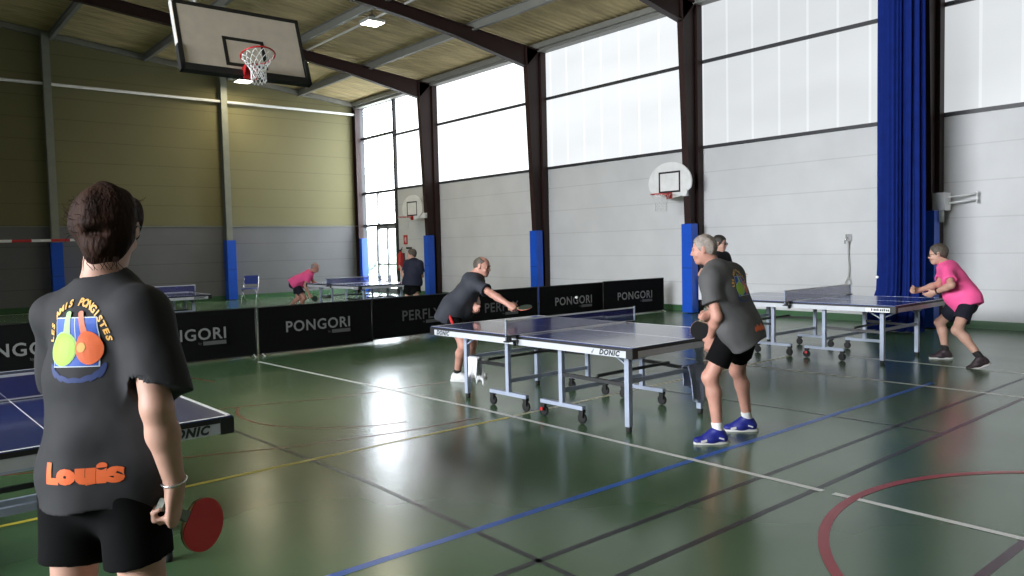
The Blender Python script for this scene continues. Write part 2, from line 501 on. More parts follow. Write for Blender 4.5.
# ---- glazed door bay in the far corner of the right wall
dr = bpy.data.objects.new('door_1', None); COL.objects.link(dr); dr.location = (XW, 23.45, 0); struct(dr)
D0, D1 = 0.0, 2.45
bm = bmesh.new()
for yy in (D0, D1 - .06):
    box(bm, (-0.06, yy, 0), (0.10, yy + .12, 6.85))
for zz in (2.40, 3.60, 5.62, 6.78):
    box(bm, (-0.04, D0, zz), (0.10, D1, zz + .09))
obj('frame', bm, M['dark_frame'], dr)
bm = bmesh.new()
box(bm, (-0.02, 1.40, 0), (0.07, 1.49, 2.40)); box(bm, (-0.02, 0.72, 0), (0.07, 0.79, 2.40)); box(bm, (-0.02, 1.36, 2.44), (0.07, 1.42, 3.60))
box(bm, (-0.02, 0.12, 2.30), (0.07, 1.49, 2.40)); box(bm, (-0.02, 0.12, 0.0), (0.07, 2.35, 0.16)); box(bm, (-0.02, 0.12, 1.0), (0.07, 1.45, 1.05))
obj('door_leaf', bm, M['grey_frame'], dr)
bm = bmesh.new()
box(bm, (0.03, D0 + .06, 0.05), (0.04, D1, 6.8))
obj('pane', bm, M['glass'], dr)
# outside, beyond the glass
bm = bmesh.new(); box(bm, (XW + .4, 5, -0.25), (60, 70, -0.05)); struct(obj('ground_outside', bm, M['asphalt']))
bm = bmesh.new()
for k in range(60):
    cx = random.uniform(26, 29); cy = random.uniform(30, 58); rr = random.uniform(.7, 1.3)
    bmesh.ops.create_icosphere(bm, subdivisions=2, radius=rr, matrix=Matrix.Translation((cx, cy, random.uniform(.3, 2.0))))
hd = obj('hedge', bm, M['hedge']); hd['kind'] = 'stuff'; hd['label'] = 'pale green hedge outside beyond the glazed door'; hd['category'] = 'hedge'

# ---- back wall
bm = bmesh.new()
prof = [(XW + .2, 0), (XW + .2, roof_z(14.4) + .05), (0, roof_z(0) + .05), (XL - .2, roof_z(14.4) + .05), (XL - .2, 0)]
prism(bm, [(x, 0, z) for x, z in prof], (0, YB, 0), (0, YB + .2, 0))
struct(obj('wall_back', bm, M['wall_back']))
bm = bmesh.new(); box(bm, (XL, YB - .012, 0), (XW, YB, 0.14)); struct(obj('baseboard_back', bm, M['green_base']))
bm = bmesh.new(); box(bm, (XL, YB - .03, 2.44), (XW, YB, 2.475)); struct(obj('trim_1', bm, M['post_grey']))
# roof edge angle along the back wall
bm = bmesh.new()
for s in (1, -1):
    bar(bm, (0, YB - .08, roof_z(0) - .10), (s * 14.4, YB - .08, roof_z(14.4) - .10), .12, .16)
struct(obj('trim_2', bm, M['purlin']))
bm = bmesh.new(); tube(bm, [(XL, YB - .16, 6.55), (14.2, YB - .16, 6.55)], .045, 10)
struct(obj('trim_3', bm, M['pipe']))
for x in (14.30, 9.40, 4.34, -0.6, -5.6, -10.5):
    zt = roof_z(x) - .12
    bm = bmesh.new(); t_ = .10
    box(bm, (x - t_, YB - .24, 0), (x + t_, YB - .22, zt)); box(bm, (x - t_, YB - .02, 0), (x + t_, YB, zt)); box(bm, (x - .012, YB - .22, 0), (x + .012, YB - .02, zt))
    struct(obj('column', bm, M['post_grey'] if x < 12 else M['brown']))
bm = bmesh.new(); box(bm, (XL - .2, YF, 0), (XL, YB, 3.4)); box(bm, (XL - .2, YF, 6.82), (XL, YB, 7.2))
struct(obj('wall_left', bm, M['wall_dark']))
bm = bmesh.new(); prism(bm, [(x, 0, z) for x, z in prof], (0, YF - .2, 0), (0, YF, 0)); struct(obj('wall_front', bm, M['wall_dark']))
sidem = pane_mat(20, SIDE_LIGHT)
for i, (y0, y1) in enumerate([(-8, -1.0), (-1.0, 8.0), (8.0, 13.0)]):
    bm = bmesh.new(); box(bm, (XL - .10, y0 + .06, 3.4), (XL - .05, y1 - .06, 6.82)); struct(obj('window_%d' % (i + 8), bm, sidem))
bm = bmesh.new(); box(bm, (XL - .2, 13.0, 3.4), (XL, YB, 6.82)); struct(obj('wall_left_upper', bm, M['wall_dark']))

# ---- roof
bm = bmesh.new()
for s in (1, -1):
    prism(bm, [(0, 0, roof_z(0)), (s * 14.75, 0, roof_z(14.75)), (s * 14.75, 0, roof_z(14.75) + .12), (0, 0, roof_z(0) + .12)], (0, YF - .2, 0), (0, YB + .2, 0))
struct(obj('ceiling', bm, M['ceiling']))
for x in (12.1, 9.6, 7.05, 4.5, 2.0, -0.6, -3.1, -5.6, -8.1, -10.6, -13.1):
    bm = bmesh.new(); z = roof_z(x)
    box(bm, (x - .05, YF, z - .22), (x + .05, YB - .02, z - .20)); box(bm, (x - .012, YF, z - .2), (x + .012, YB - .02, z)); box(bm, (x - .05, YF, z - .02), (x + .05, YB - .02, z - .001))
    struct(obj('roof_purlin', bm, M['purlin']))
# ---- portal frames (tapered columns and rafters)
RXB = [(13.82, 6.35), (11.40, 6.82), (9.9, 7.03), (0, 8.09)]
def raft_top(x): return 6.82 + .107 * (14.3 - abs(x)) - .0
for y in (20.93, 15.73, 10.63, 5.61, 0.5, -4.6):
    bm = bmesh.new(); f_ = .08
    # column: web plus two flanges
    web = [(14.32, 0), (14.32, raft_top(14.3)), (13.82, raft_top(13.82)), (13.82, 6.35), (14.09, 0)]
    prism(bm, [(x, 0, z) for x, z in web], (0, y - .010, 0), (0, y + .010, 0))
    prism(bm, [(14.08, 0, 0), (13.81, 0, 6.35), (13.83, 0, 6.35), (14.10, 0, 0)], (0, y - f_, 0), (0, y + f_, 0))
    box(bm, (14.30, y - f_, 0), (14.48, y + f_, raft_top(14.3)))
    struct(obj('column', bm, M['brown']))
    bm = bmesh.new()
    for s in (1, -1):
        top = [(14.3, raft_top(14.3)), (0, raft_top(0))]
        bot = RXB[::-1]
        prism(bm, [(s * x, 0, z) for x, z in top + bot], (0, y - .010, 0), (0, y + .010, 0))
        for (x0, z0), (x1, z1) in zip(RXB, RXB[1:]):
            bar(bm, (s * x0, y, z0), (s * x1, y, z1), f_ * 2, .02)
        bar(bm, (s * 14.3, y, raft_top(14.3)), (0, y, raft_top(0)), f_ * 2, .02)
        bar(bm, (s * 13.82, y, 6.35), (s * 14.3, y, raft_top(14.3)), f_ * 2 - .02, .015); bar(bm, (s * 13.82, y, 6.35), (s * 13.82, y, raft_top(13.82)), f_ * 2 - .02, .015)
    struct(obj('rafter_beam', bm, M['brown']))

# ---- blue column pads
def column_pad(y, label, top=1.98):
    t = thing('column_pad', label, 'pad', (14.02, y, 0), 0, 'blue pads on the brown steel columns')
    bm = bmesh.new(); box(bm, (-.065, -.135, 0.02), (-.015, .135, top)); box(bm, (-.015, -.135, 0.02), (.16, -.086, top)); box(bm, (-.015, .086, 0.02), (.16, .135, top)); obj('padding', bm, M['pad_blue'], t, bevel=.035)
    bm = bmesh.new(); box(bm, (-.069, -.13, 1.0), (-.064, .13, 1.012)); obj('seam', bm, M['p_brush'], t)
    return t
column_pad(20.93, 'blue pad on the brown column just right of the night-blue shirted player')
column_pad(15.73, 'blue pad on the brown column behind the leaning slate shirted player')
column_pad(10.63, 'blue pad on the brown column left of the grey haired player')
column_pad(5.61, 'blue pad on the brown column beside the blue curtain', 2.02)
def post_pad(x, label):
    t = thing('post_pad', label, 'pad', (x, YB - .25, 0), 0, 'blue pads on the back wall posts')
    bm = bmesh.new(); box(bm, (-.15, -.10, 0.02), (.15, .0, 1.98)); box(bm, (-.15, .0, 0.02), (-.104, .20, 1.98)); box(bm, (.104, .0, 0.02), (.15, .20, 1.98)); obj('padding', bm, M['pad_blue'], t, bevel=.035)
    bm = bmesh.new(); box(bm, (-.153, -.103, 1.0), (.153, -.099, 1.012)); obj('seam', bm, M['p_brush'], t)
post_pad(9.40, 'narrow blue pad on the back wall post left of the folding chair')
post_pad(4.34, 'narrow blue pad on the back wall post under the striped tape')
t = thing('post_pad', 'bright blue pad in the corner beside the glazed door', 'pad', (14.22, 25.72, 0), 0, 'blue pads on the back wall posts')
bm = bmesh.new(); box(bm, (-.02, -.16, 0.02), (.24, .0, 1.98)); box(bm, (-.02, .0, 0.02), (.03, .02, 1.98)); obj('padding', bm, M['pad_blue'], t, bevel=.035)

# ================================================================== FURNITURE OF THE HALL
# ---- ceiling lamps
for x, y, lab in ((10.0, 17.1, 'lit ceiling lamp nearest the brown rafters at the top of the picture'), (10.42, 21.3, 'small lit ceiling lamp right of the large backboard edge'), (9.70, 24.8, 'lit ceiling lamp below the large backboard near the back wall')):
    z = roof_z(x) - (.44 if y > 24 else .30)
    t = thing('ceiling_lamp', lab, 'lamp', (x, y, z), 0, 'lit ceiling lamps')
    bm = bmesh.new(); box(bm, (-.24, -.24, 0), (.24, .24, .07)); lathe(bm, [(.09, .07), (.07, .2)], n=14); bar(bm, (0, 0, .2), (0, 0, roof_z(x) - z - .01), .03, .03)
    obj('housing', bm, M['post_light'], t, bevel=.01)
    bm = bmesh.new(); box(bm, (-.21, -.21, -.012), (.21, .21, 0)); obj('lens', bm, M['lamp_on'], t)
    ld = bpy.data.lights.new('lamp_light', 'AREA'); ld.shape = 'SQUARE'; ld.size = .4; ld.energy = LAMP_POWER; ld.color = (1.0, .86, .56)
    lo = bpy.data.objects.new('lamp_light', ld); COL.objects.link(lo); lo.parent = t; lo.location = (0, 0, -.03)
bm = bmesh.new(); tube(bm, [(10.05, 3, 7.30), (10.05, 25.6, 7.30)], .03, 8)
struct(obj('trim_4', bm, M['pipe']))

# ---- big tilted basketball backboard hung from the roof
t = thing('basketball_hoop', 'large white rectangular backboard with red ring tilted under the roof', 'basketball hoop', (4.255, 10.656, 4.014))
t.rotation_euler = (-0.329, 0, 0)
bm = bmesh.new(); box(bm, (-.90, 0, 0), (.90, .03, 1.05)); obj('backboard', bm, M['board'], t)
bm = bmesh.new()
for lo, hi in (((-.90, -.003, .99), (.90, 0, 1.05)), ((-.90, -.003, 0), (-.845, 0, 1.05)), ((.845, -.003, 0), (.90, 0, 1.05)), ((-.90, -.003, 0), (.90, 0, .10)),
               ((-.295, -.003, .14), (.295, 0, .19)), ((-.295, -.003, .54), (.295, 0, .59)), ((-.295, -.003, .14), (-.245, 0, .59)), ((.245, -.003, .14), (.295, 0, .59))):
    box(bm, lo, hi)
obj('board_marking', bm, M['black'], t)
bm = bmesh.new(); box(bm, (-.915, -.03, -.015), (.915, .07, .075)); box(bm, (-.92, -.03, -.015), (-.865, .07, .36)); box(bm, (.865, -.03, -.015), (.92, .07, .36)); obj('padding', bm, M['rubber'], t, bevel=.012)
bm = bmesh.new()
for s in (-1, 1):
    box(bm, (s * .89 - .015, .03, .36), (s * .89 + .015, .055, 1.05)); box(bm, (s * .89 - .015, .075, .36), (s * .89 + .015, .105, 1.05))
box(bm, (-.9, .04, .2), (.9, .08, .26)); box(bm, (-.9, .04, .9), (.9, .08, .96))
obj('edge_frame', bm, M['white'], t)
bm = bmesh.new(); tube(bm, [(.225 * math.cos(a), -.375 + .225 * math.sin(a), .11) for a in [2 * PI * k / 32 for k in range(32)]], .011, 8, closed=True)
rim = obj('rim', bm, M['red'], t)
bm = bmesh.new(); box(bm, (-.09, -.16, .095), (.09, -.003, .11)); box(bm, (-.09, -.034, -.05), (.09, -.003, .12))
prism(bm, [(0, -.003, -.04), (0, -.003, .095), (0, -.15, .095)], (-.085, 0, 0), (-.078, 0, 0)); prism(bm, [(0, -.003, -.04), (0, -.003, .095), (0, -.15, .095)], (.078, 0, 0), (.085, 0, 0))
obj('rim_bracket', bm, M['red'], t)
def hoop_net(parent, c, r0, r1, h, n=12, tilt=0.0, sr=.0045):
    bm = bmesh.new(); rows = 7
    def P(i, k):
        f = i / rows
        r = r0 + (r1 - r0) * min(1, f * 2.0)
        a = 2 * PI * (k + .5 * (i % 2)) / n
        return Vector((c[0] + r * math.cos(a), c[1] + r * math.sin(a) + math.sin(tilt) * f * h, c[2] - math.cos(tilt) * f * h))
    for i in range(rows):
        for k in range(n):
            o = 0 if i % 2 else -1
            tube(bm, [P(i, k), P(i + 1, k + o)], sr, 4); tube(bm, [P(i, k), P(i + 1, k + o + 1)], sr, 4)
    return obj('net', bm, M['string'], parent)
hoop_net(t, (0, -.375, .10), .215, .10, .34, tilt=.329, sr=.006)
bm = bmesh.new()
for q in (-.72, -.42):
    tube(bm, [(q, .08, .25), (q, .30, .40), (q, .95, 3.55)], .04, 8); tube(bm, [(q, .09, .92), (q, .40, 1.3), (q, .60, 3.6)], .035, 8)
obj('hanging_frame', bm, M['post_light'], t)

# ---- small fan shaped backboards on the wall columns
def fan_hoop(y, zc, label, arm=.49):
    t = thing('basketball_hoop', label, 'basketball hoop', (13.90, y, zc), 0, 'small fan shaped practice hoops')
    # local: x towards the hall is negative, y along the wall, z up
    bm = bmesh.new(); pts = []
    for a in range(-18, 199, 9):
        pts.append((0, .60 * math.cos(R_(a)), .16 + .46 * math.sin(R_(a))))
    pts += [(0, -.38, -.13), (0, -.12, -.18), (0, .12, -.18), (0, .38, -.13)]
    prism(bm, pts, (0, 0, 0), (.035, 0, 0)); obj('backboard', bm, M['white'], t, bevel=.006)
    bm = bmesh.new()
    for lo, hi in (((-.004, -.30, -.06), (0, .30, -.02)), ((-.004, -.30, .37), (0, .30, .41)), ((-.004, -.30, -.06), (0, -.26, .41)), ((-.004, .26, -.06), (0, .30, .41))):
        box(bm, lo, hi)
    obj('board_marking', bm, M['black'], t)
    bm = bmesh.new(); tube(bm, [(-.30 + .22 * math.cos(a), .22 * math.sin(a), -.10) for a in [2 * PI * k / 28 for k in range(28)]], .011, 6, closed=True)
    obj('rim', bm, M['red'], t)
    bm = bmesh.new(); box(bm, (-.1, -.06, -.115), (0, .06, -.10)); box(bm, (-.014, -.08, -.2), (-.002, .08, -.06)); prism(bm, [(-.004, 0, -.2), (-.004, 0, -.1), (-.1, 0, -.1)], (0, -.05, 0), (0, .05, 0))
    obj('rim_bracket', bm, M['red'], t)
    hoop_net(t, (-.30, 0, -.10), .21, .13, .38, 10, sr=.003)
    bm = bmesh.new(); box(bm, (.035, -arm - .12, -.14), (.07, .2, -.04)); box(bm, (-.03, -arm - .12, -.16), (.065, -arm, .0)); box(bm, (-.04, -arm - .14, -.12), (.0, -arm - .10, -.04)); obj('mounting_arm', bm, M['white'], t, bevel=.01)
    return t
fan_hoop(11.04, 2.75, 'small white fan backboard with red ring left of the tall brown column', .36)
fan_hoop(21.62, 2.70, 'small white fan backboard with red ring beside the glazed door', .66)
t = thing('folded_bracket', 'white bracket box on the column right of the blue curtain', 'bracket', (14.20, 5.475, 2.02))
bm = bmesh.new(); box(bm, (-.12, -.12, .0), (.12, .08, .30)); obj('box', bm, M['white'], t, bevel=.012)
bm = bmesh.new(); tube(bm, [(0, -.12, .22), (.2, -.5, .26)], .014, 6); tube(bm, [(0, -.12, .12), (.2, -.5, .16)], .014, 6); tube(bm, [(.2, -.5, .10), (.2, -.5, .30)], .014, 6); obj('arm', bm, M['white'], t)
bm = bmesh.new(); tube(bm, [(-.02, -.02, .0), (-.02, -.02, -.20)], .05, 10); obj('cable_box', bm, M['post_light'], t)

# ---- gathered blue dividing curtain
def curtain():
    t = thing('curtain', 'gathered dark blue divider curtain hanging to the floor beside the column', 'curtain', (13.22, 5.71, 0))
    bm = bmesh.new(); rings = []
    n = 220; levels = [0.03, .3, .7, 1.2, 1.8, 2.5, 3.4, 4.4, 5.4, 6.3, 6.75]
    rnd = random.Random(7); ph = [rnd.uniform(0, 2 * PI) for _ in range(6)]
    for z in levels:
        f = z / 6.75
        flare = max(0, 1 - z / .75)
        ring = []
        for k in range(n):
            a = 2 * PI * k / n
            fold = .10 * math.sin(13 * a + ph[0] + .5 * math.sin(2 * a + f)) + .045 * math.sin(29 * a + ph[1] + 1.2 * f) + .03 * math.sin(7 * a + ph[2] + 2 * f)
            rr = 1 + fold * (1.15 - .35 * f) / .42
            ax = .21 * (1 - .05 * f); ay = .285 * (1 - .02 * f) + .10 * flare
            ring.append(bm.verts.new((ax * rr * math.cos(a) - .05 * flare, ay * rr * math.sin(a) + .14 * flare, z)))
        rings.append(ring)
    for A, B in zip(rings, rings[1:]):
        for k in range(n):
            bm.faces.new((A[k], A[(k + 1) % n], B[(k + 1) % n], B[k])).smooth = True
    bm.faces.new(rings[0][::-1]); bm.faces.new(rings[-1])
    obj('cloth', bm, M['curtain'], t)
    bm = bmesh.new(); bar(bm, (-.5, .28, 6.84), (.2, .28, 6.84), .06, .05)
    for k in range(6):
        tube(bm, [(-.18 + .06 * k, .28, 6.70), (-.18 + .06 * k, .28, 6.82)], .012, 6)
    obj('rail', bm, M['post_grey'], t)
curtain()

# ---- hanging cord on the white wall
t = thing('hanging_cord', 'thin grey cord hanging down the white wall left of the curtain', 'cord', (14.44, 7.21, 0))
bm = bmesh.new(); pts = [(0, 0, 1.55), (.0, .01, 1.3), (0, -.01, 1.05), (0, .0, .85), (0, .06, .74), (0, .02, .66), (0, -.05, .72), (0, -.02, .80)]
tube(bm, pts, .010, 6); obj('cord', bm, M['post_light'], t)
bm = bmesh.new(); box(bm, (-.03, -.04, 1.53), (.06, .04, 1.66)); tube(bm, [(-.03, 0, 1.60), (-.07, .03, 1.55), (-.05, .04, 1.48)], .012, 6); obj('hook', bm, M['silver'], t)

# ---- fire extinguisher and its sign
t = thing('fire_extinguisher', 'red fire extinguisher hung on the wall beside the glazed door', 'fire extinguisher', (14.36, 23.15, .82))
bm = bmesh.new(); lathe(bm, [(.10, 0), (.12, .03), (.12, .50), (.09, .58), (.04, .62), (.04, .66)], n=18); obj('cylinder', bm, M['red'], t)
bm = bmesh.new(); box(bm, (-.03, -.03, .66), (.03, .03, .72)); bar(bm, (0, -.02, .70), (0, -.14, .74), .02, .015); bar(bm, (0, -.02, .72), (0, -.14, .80), .02, .012); tube(bm, [(0, .03, .69), (-.05, .13, .55), (-.05, .14, .2)], .015, 6); obj('valve', bm, M['black'], t)
bm = bmesh.new(); box(bm, (.115, -.05, .1), (.14, .05, .6)); obj('wall_bracket', bm, M['black'], t)
t = thing('safety_sign', 'small red sign on the wall above the fire extinguisher', 'sign', (14.49, 23.0, 1.72))
bm = bmesh.new(); box(bm, (-.006, -.12, 0), (.009, .12, .32)); obj('plate', bm, M['red'], t)
bm = bmesh.new(); box(bm, (-.009, -.05, .06), (-.006, .0, .22)); box(bm, (-.009, -.04, .22), (-.006, -.01, .26)); bar(bm, (-.008, .02, .24), (-.008, .07, .10), .003, .02, up=(1, 0, 0)); obj('symbol', bm, M['white'], t)
bm = bmesh.new(); box(bm, (14.485, 22.62, 1.56), (14.499, 22.98, 1.62)); tag(obj('name_plate', bm, M['black']), 'thin dark plate on the wall above the night-blue shirted player', 'sign')
# small white box at the foot of the brown column
t = thing('socket_box', 'small white socket box low on the brown column behind the grey haired player', 'socket box', (14.24, 10.33, .30))
bm = bmesh.new(); box(bm, (-.10, -.08, 0), (.10, .13, .42)); obj('box', bm, M['white'], t, bevel=.012)
bm = bmesh.new(); lathe(bm, [(.06, 0), (.06, .012)], (0, -.08, .26), 14, rot=Matrix.Rotation(PI / 2, 3, 'X')); obj('socket', bm, M['black'], t)

# ---- red and white tape
t = thing('barrier_tape', 'red and white striped tape strung in front of the back wall', 'tape', (0, 25.45, 2.02))
bm = bmesh.new(); L0, L1 = -3.0, 5.6; N = int((L1 - L0) / .46)
for k in range(N):
    x0 = L0 + k * (L1 - L0) / N; x1 = L0 + (k + 1) * (L1 - L0) / N
    sg = lambda x: -.03 * math.sin(PI * (x - L0) / (L1 - L0))
    vs = [bm.verts.new((x, dy, sg(x) + dz)) for dy in (0, .004) for x, dz in ((x0, 0), (x1, 0), (x1, .075), (x0, .075))]
    for f in ((0, 1, 2, 3), (7, 6, 5, 4), (0, 4, 5, 1), (3, 2, 6, 7)):
        bm.faces.new([vs[i] for i in f]).material_index = k % 2
obj('strip', bm, [M['white'], M['red']], t)
bm = bmesh.new(); tube(bm, [(L0, .006, -2.0), (L0, .006, .1)], .02, 8); obj('pole', bm, M['post_grey'], t)
bm = bmesh.new(); tube(bm, [(L1, .006, -2.0), (L1, .006, .1)], .02, 8); obj('pole', bm, M['post_grey'], t)

# ---- blue folding chair by the back wall
t = thing('folding_chair', 'blue folding chair in front of the grey back wall', 'chair', (9.15, 23.6, 0), R_(-35))
bm = bmesh.new(); box(bm, (-.21, -.2, .44), (.21, .2, .465)); obj('seat', bm, M['chair_blue'], t, bevel=.008)
bm = bmesh.new(); prism(bm, [(0, .23, .58), (0, .30, .84), (0, .28, .845), (0, .21, .585)], (-.21, 0, 0), (.21, 0, 0)); obj('backrest', bm, M['chair_blue'], t)
for s in (-1, 1):
    bm = bmesh.new(); tube(bm, [(s * .22, -.24, 0), (s * .22, .20, .55), (s * .22, .30, .84)], .012, 6); obj('leg', bm, M['silver'], t)
    bm = bmesh.new(); tube(bm, [(s * .20, .28, 0), (s * .20, -.18, .45)], .012, 6); obj('leg', bm, M['silver'], t)

# ---- barrier panels
def barrier(x0, y0, x1, y1, word, label, h=.75, lift=.02, mletter='letter_grey', tsize=.205, toff=0.0):
    L = math.hypot(x1 - x0, y1 - y0); a = math.atan2(y1 - y0, x1 - x0)
    t = thing('barrier', label, 'barrier', (x0, y0, 0), a, 'black barrier panels fencing the playing area')
    bm = bmesh.new(); nx, nz = 14, 5
    for side in (-1, 1):
        g = [[bm.verts.new((L * i / nx, side * .006 + .008 * math.sin(3.1 * i / nx * PI + side) * math.sin(PI * k / nz), lift + .015 + (h - lift - .02) * k / nz)) for k in range(nz + 1)] for i in range(nx + 1)]
        for i in range(nx):
            for k in range(nz):
                q = (g[i][k], g[i + 1][k], g[i + 1][k + 1], g[i][k + 1])
                f = bm.faces.new(q if side < 0 else q[::-1]); f.smooth = True
    obj('cloth', bm, M['barrier'], t)
    bm = bmesh.new()
    for z in (lift + .012, h - .008):
        tube(bm, [(0, 0, z), (L, 0, z)], .010, 6)
    for x in (.006, L - .006):
        tube(bm, [(x, 0, lift), (x, 0, h)], .010, 6)
    obj('frame', bm, M['black'], t)
    for x in (.05, L - .05):
        bm = bmesh.new(); tube(bm, [(x, -.10, .008), (x, -.06, .012), (x, 0, lift + .02), (x, .06, .012), (x, .16, .008)], .008, 6); obj('foot', bm, M['post_light'], t)
    vs, fs = text_geo(word, tsize, bold=.004, space=1.10)
    w = max(v.x for v in vs) - min(v.x for v in vs)
    text_on('lettering', word, tsize, (L / 2 + toff, -.022, h * .54), (1, 0, 0), (0, 0, 1), M[mletter], t, bold=.004, space=1.10)
    bm = bmesh.new(); box(bm, (L / 2 + toff + w / 2 - .33, -.024, h * .54 - .155), (L / 2 + toff + w / 2, -.022, h * .54 - .10)); obj('brand_tag', bm, M['letter_dim'], t)
    text_on('brand_lettering', 'by', .05, (L / 2 + toff + w / 2 - .375, -.022, h * .54 - .125), (1, 0, 0), (0, 0, 1), M['letter_dim'], t)
    return t
barrier(.42, 11.62, 2.42, 11.44, 'PONGORI', 'black barrier panel left of the foreground player', tsize=.235)
barrier(2.47, 11.44, 4.495, 11.40, 'PONGORI', 'black barrier panel just right of the foreground player', tsize=.235)
barrier(4.53, 11.40, 6.505, 11.44, 'PONGORI', 'black barrier panel below the bald pink shirted player', tsize=.235)
barrier(6.52, 11.45, 8.42, 11.60, 'PERFLY', 'black barrier panel left of the leaning slate shirted player', mletter='letter_dim', lift=.05, toff=.06, tsize=.25)
barrier(8.44, 11.58, 10.40, 11.62, 'PERFLY', 'black barrier panel behind the outstretched racket', mletter='letter_dim', tsize=.25)
barrier(10.42, 11.60, 12.40, 11.66, 'PONGORI', 'black barrier panel behind the flying ball', tsize=.235)
barrier(12.10, 11.42, 14.05, 11.36, 'PONGORI', 'rightmost black barrier panel reaching toward the brown column', h=.78, tsize=.235)

# ---- table tennis tables
def table(loc, rotz, label, top='top_navy', brand='DONIC', brand_y=True, post_light=False):
    t = thing('table_tennis_table', label, 'table tennis table', loc, rotz, 'table tennis tables in the hall')
    HW, HL, Z = .7625, 1.37, .76
    for s in (-1, 1):
        y0, y1 = (s * .006, s * HL) if s > 0 else (s * HL, s * .006)
        bm = bmesh.new(); box(bm, (-HW, y0, Z - .006), (HW, y1, Z)); tp = obj('table_top', bm, M[top], t)
        bm = bmesh.new(); box(bm, (-HW - .002, y0, Z - .030), (HW + .002, y1 + (.002 if s > 0 else 0), Z - .006)) if s > 0 else box(bm, (-HW - .002, y0 - .002, Z - .030), (HW + .002, y1, Z - .006)); obj('edge_band', bm, M['black'], tp)
        bm = bmesh.new()
        for lo, hi in (((-HW, y0), (-HW + .02, y1)), ((HW - .02, y0), (HW, y1)), ((-.0025, y0), (.0025, y1))):
            box(bm, (*lo, Z), (*hi, Z + .0006))
        ye = (HL - .02, HL) if s > 0 else (-HL, -HL + .02)
        box(bm, (-HW, ye[0], Z), (HW, ye[1], Z + .0006))
        obj('line_marking', bm, M['line_white'], tp)
        bm = bmesh.new(); A = .055; zt = Z - .030
        box(bm, (-HW, y0, zt - A), (-HW + .025, y1, zt)); box(bm, (HW - .025, y0, zt - A), (HW, y1, zt))
        if s > 0: box(bm, (-HW + .025, y1 - .025, zt - A), (HW - .025, y1, zt))
        else: box(bm, (-HW + .025, y0, zt - A), (HW - .025, y0 + .025, zt))
        box(bm, (-HW + .025, s * .10 - .015, zt - A), (HW - .025, s * .10 + .015, zt))
        obj('apron', bm, M['apron_grey'], t)
        for sx in (-1, 1):
            bm = bmesh.new(); cx = sx * (HW - .028); cy = s * (HL - .028)
            box(bm, (cx - .034, cy - .034, zt - A - .004), (cx + .034, cy + .034, Z - .007)); obj('corner_cap', bm, M['black'], t, bevel=.006)
            # leg with its rubber foot
            lx = sx * .50; ly = s * 1.10
            bm = bmesh.new(); box(bm, (lx - .024, ly - .024, .05), (lx + .024, ly + .024, zt)); lg = obj('leg', bm, M['table_steel'], t, bevel=.005)
            bm = bmesh.new(); lathe(bm, [(.022, 0.0), (.026, .01), (.024, .052)], (lx, ly, 0), 12); obj('leg_foot', bm, M['rubber'], lg)
            bm = bmesh.new(); bar(bm, (lx, ly, .56), (lx, s * .86, zt - A + .02), .02, .012); bar(bm, (lx, ly, .58), (sx * .28, s * 1.30, zt - A + .02), .018, .012); obj('strut', bm, M['table_steel'], t)
            # carriage: upright, wheel beam and castors
            px = sx * .56; py = s * .37
            bm = bmesh.new(); box(bm, (px - .02, py - .022, .16), (px + .02, py + .022, zt)); obj('upright', bm, M['table_steel'], t, bevel=.004)
            bm = bmesh.new(); box(bm, (px - .022, py - .27, .13), (px + .022, py + .27, .165)); wb = obj('wheel_beam', bm, M['table_steel'], t, bevel=.005)
            for cyy in (py - .245, py + .245):
                bm = bmesh.new(); rot = Matrix.Rotation(PI / 2, 3, 'Y')
                lathe(bm, [(.030, -.012), (.048, -.010), (.050, 0), (.048, .010), (.030, .012)], (px + .015, cyy + .012, .050), 18, rot=rot)
                box(bm, (px - .016, cyy - .022, .06), (px - .006, cyy + .022, .13)); box(bm, (px - .018, cyy - .026, .105), (px + .02, cyy + .026, .135))
                obj('castor', bm, M['rubber'], wb)
            if sx * s > 0 and s < 0:
                bm = bmesh.new(); lathe(bm, [(.018, -.004), (.018, .004)], (px - .03, s * .37 + .245, .075), 12, rot=Matrix.Rotation(PI / 2, 3, 'Y')); obj('brake_lever', bm, M['red'], wb)
            bm = bmesh.new(); bar(bm, (px, py, .42), (lx, ly, .40), .026, .032); obj('side_link', bm, M['black'], t)
        bm = bmesh.new(); bar(bm, (-.50, s * 1.10, .43), (.50, s * 1.10, .43), .03, .036); obj('leg_crossbar', bm, M['table_steel'], t)
        bm = bmesh.new(); bar(bm, (-.56, s * .37, .27), (.56, s * .37, .27), .026, .036); obj('carriage_crossbar', bm, M['table_steel'], t)
        bm = bmesh.new(); bar(bm, (-.50, s * .75, .44), (.50, s * .75, .44), .02, .026); bar(bm, (-.5, s * .75, .43), (-.52, s * .75, .40), .02, .02); obj('lock_bar', bm, M['black'], t)
    # maker's lettering on the aprons: four sides
    zt = Z - .030; zc = zt - .0275
    if brand:
        for sy, dx in ((1, -1), (-1, 1)):
            pass
        text_on('lettering', brand, .060, (-HW, -HL + .245, zc), (0, -1, 0), (0, 0, 1), M['line_dark'], t, bold=.0030, shear=.28, space=1.14)
        text_on('lettering', brand, .060, (-HW, HL - .21, zc), (0, -1, 0), (0, 0, 1), M['line_dark'], t, bold=.0030, shear=.28, space=1.14)
        text_on('lettering', brand, .060, (HW - .23, -HL, zc), (1, 0, 0), (0, 0, 1), M['line_dark'], t, bold=.0030, shear=.28, space=1.14)
        bm = bmesh.new(); bar(bm, (-HW - .0016, -HL + .43, zc - .016), (-HW - .0016, -HL + .41, zc + .018), .002, .010, up=(1, 0, 0)); bar(bm, (-HW - .0016, -HL + .44, zc), (-HW - .0016, -HL + .43, zc - .016), .002, .008, up=(1, 0, 0)); obj('maker_mark', bm, M['letter_grey'], t)
    else:
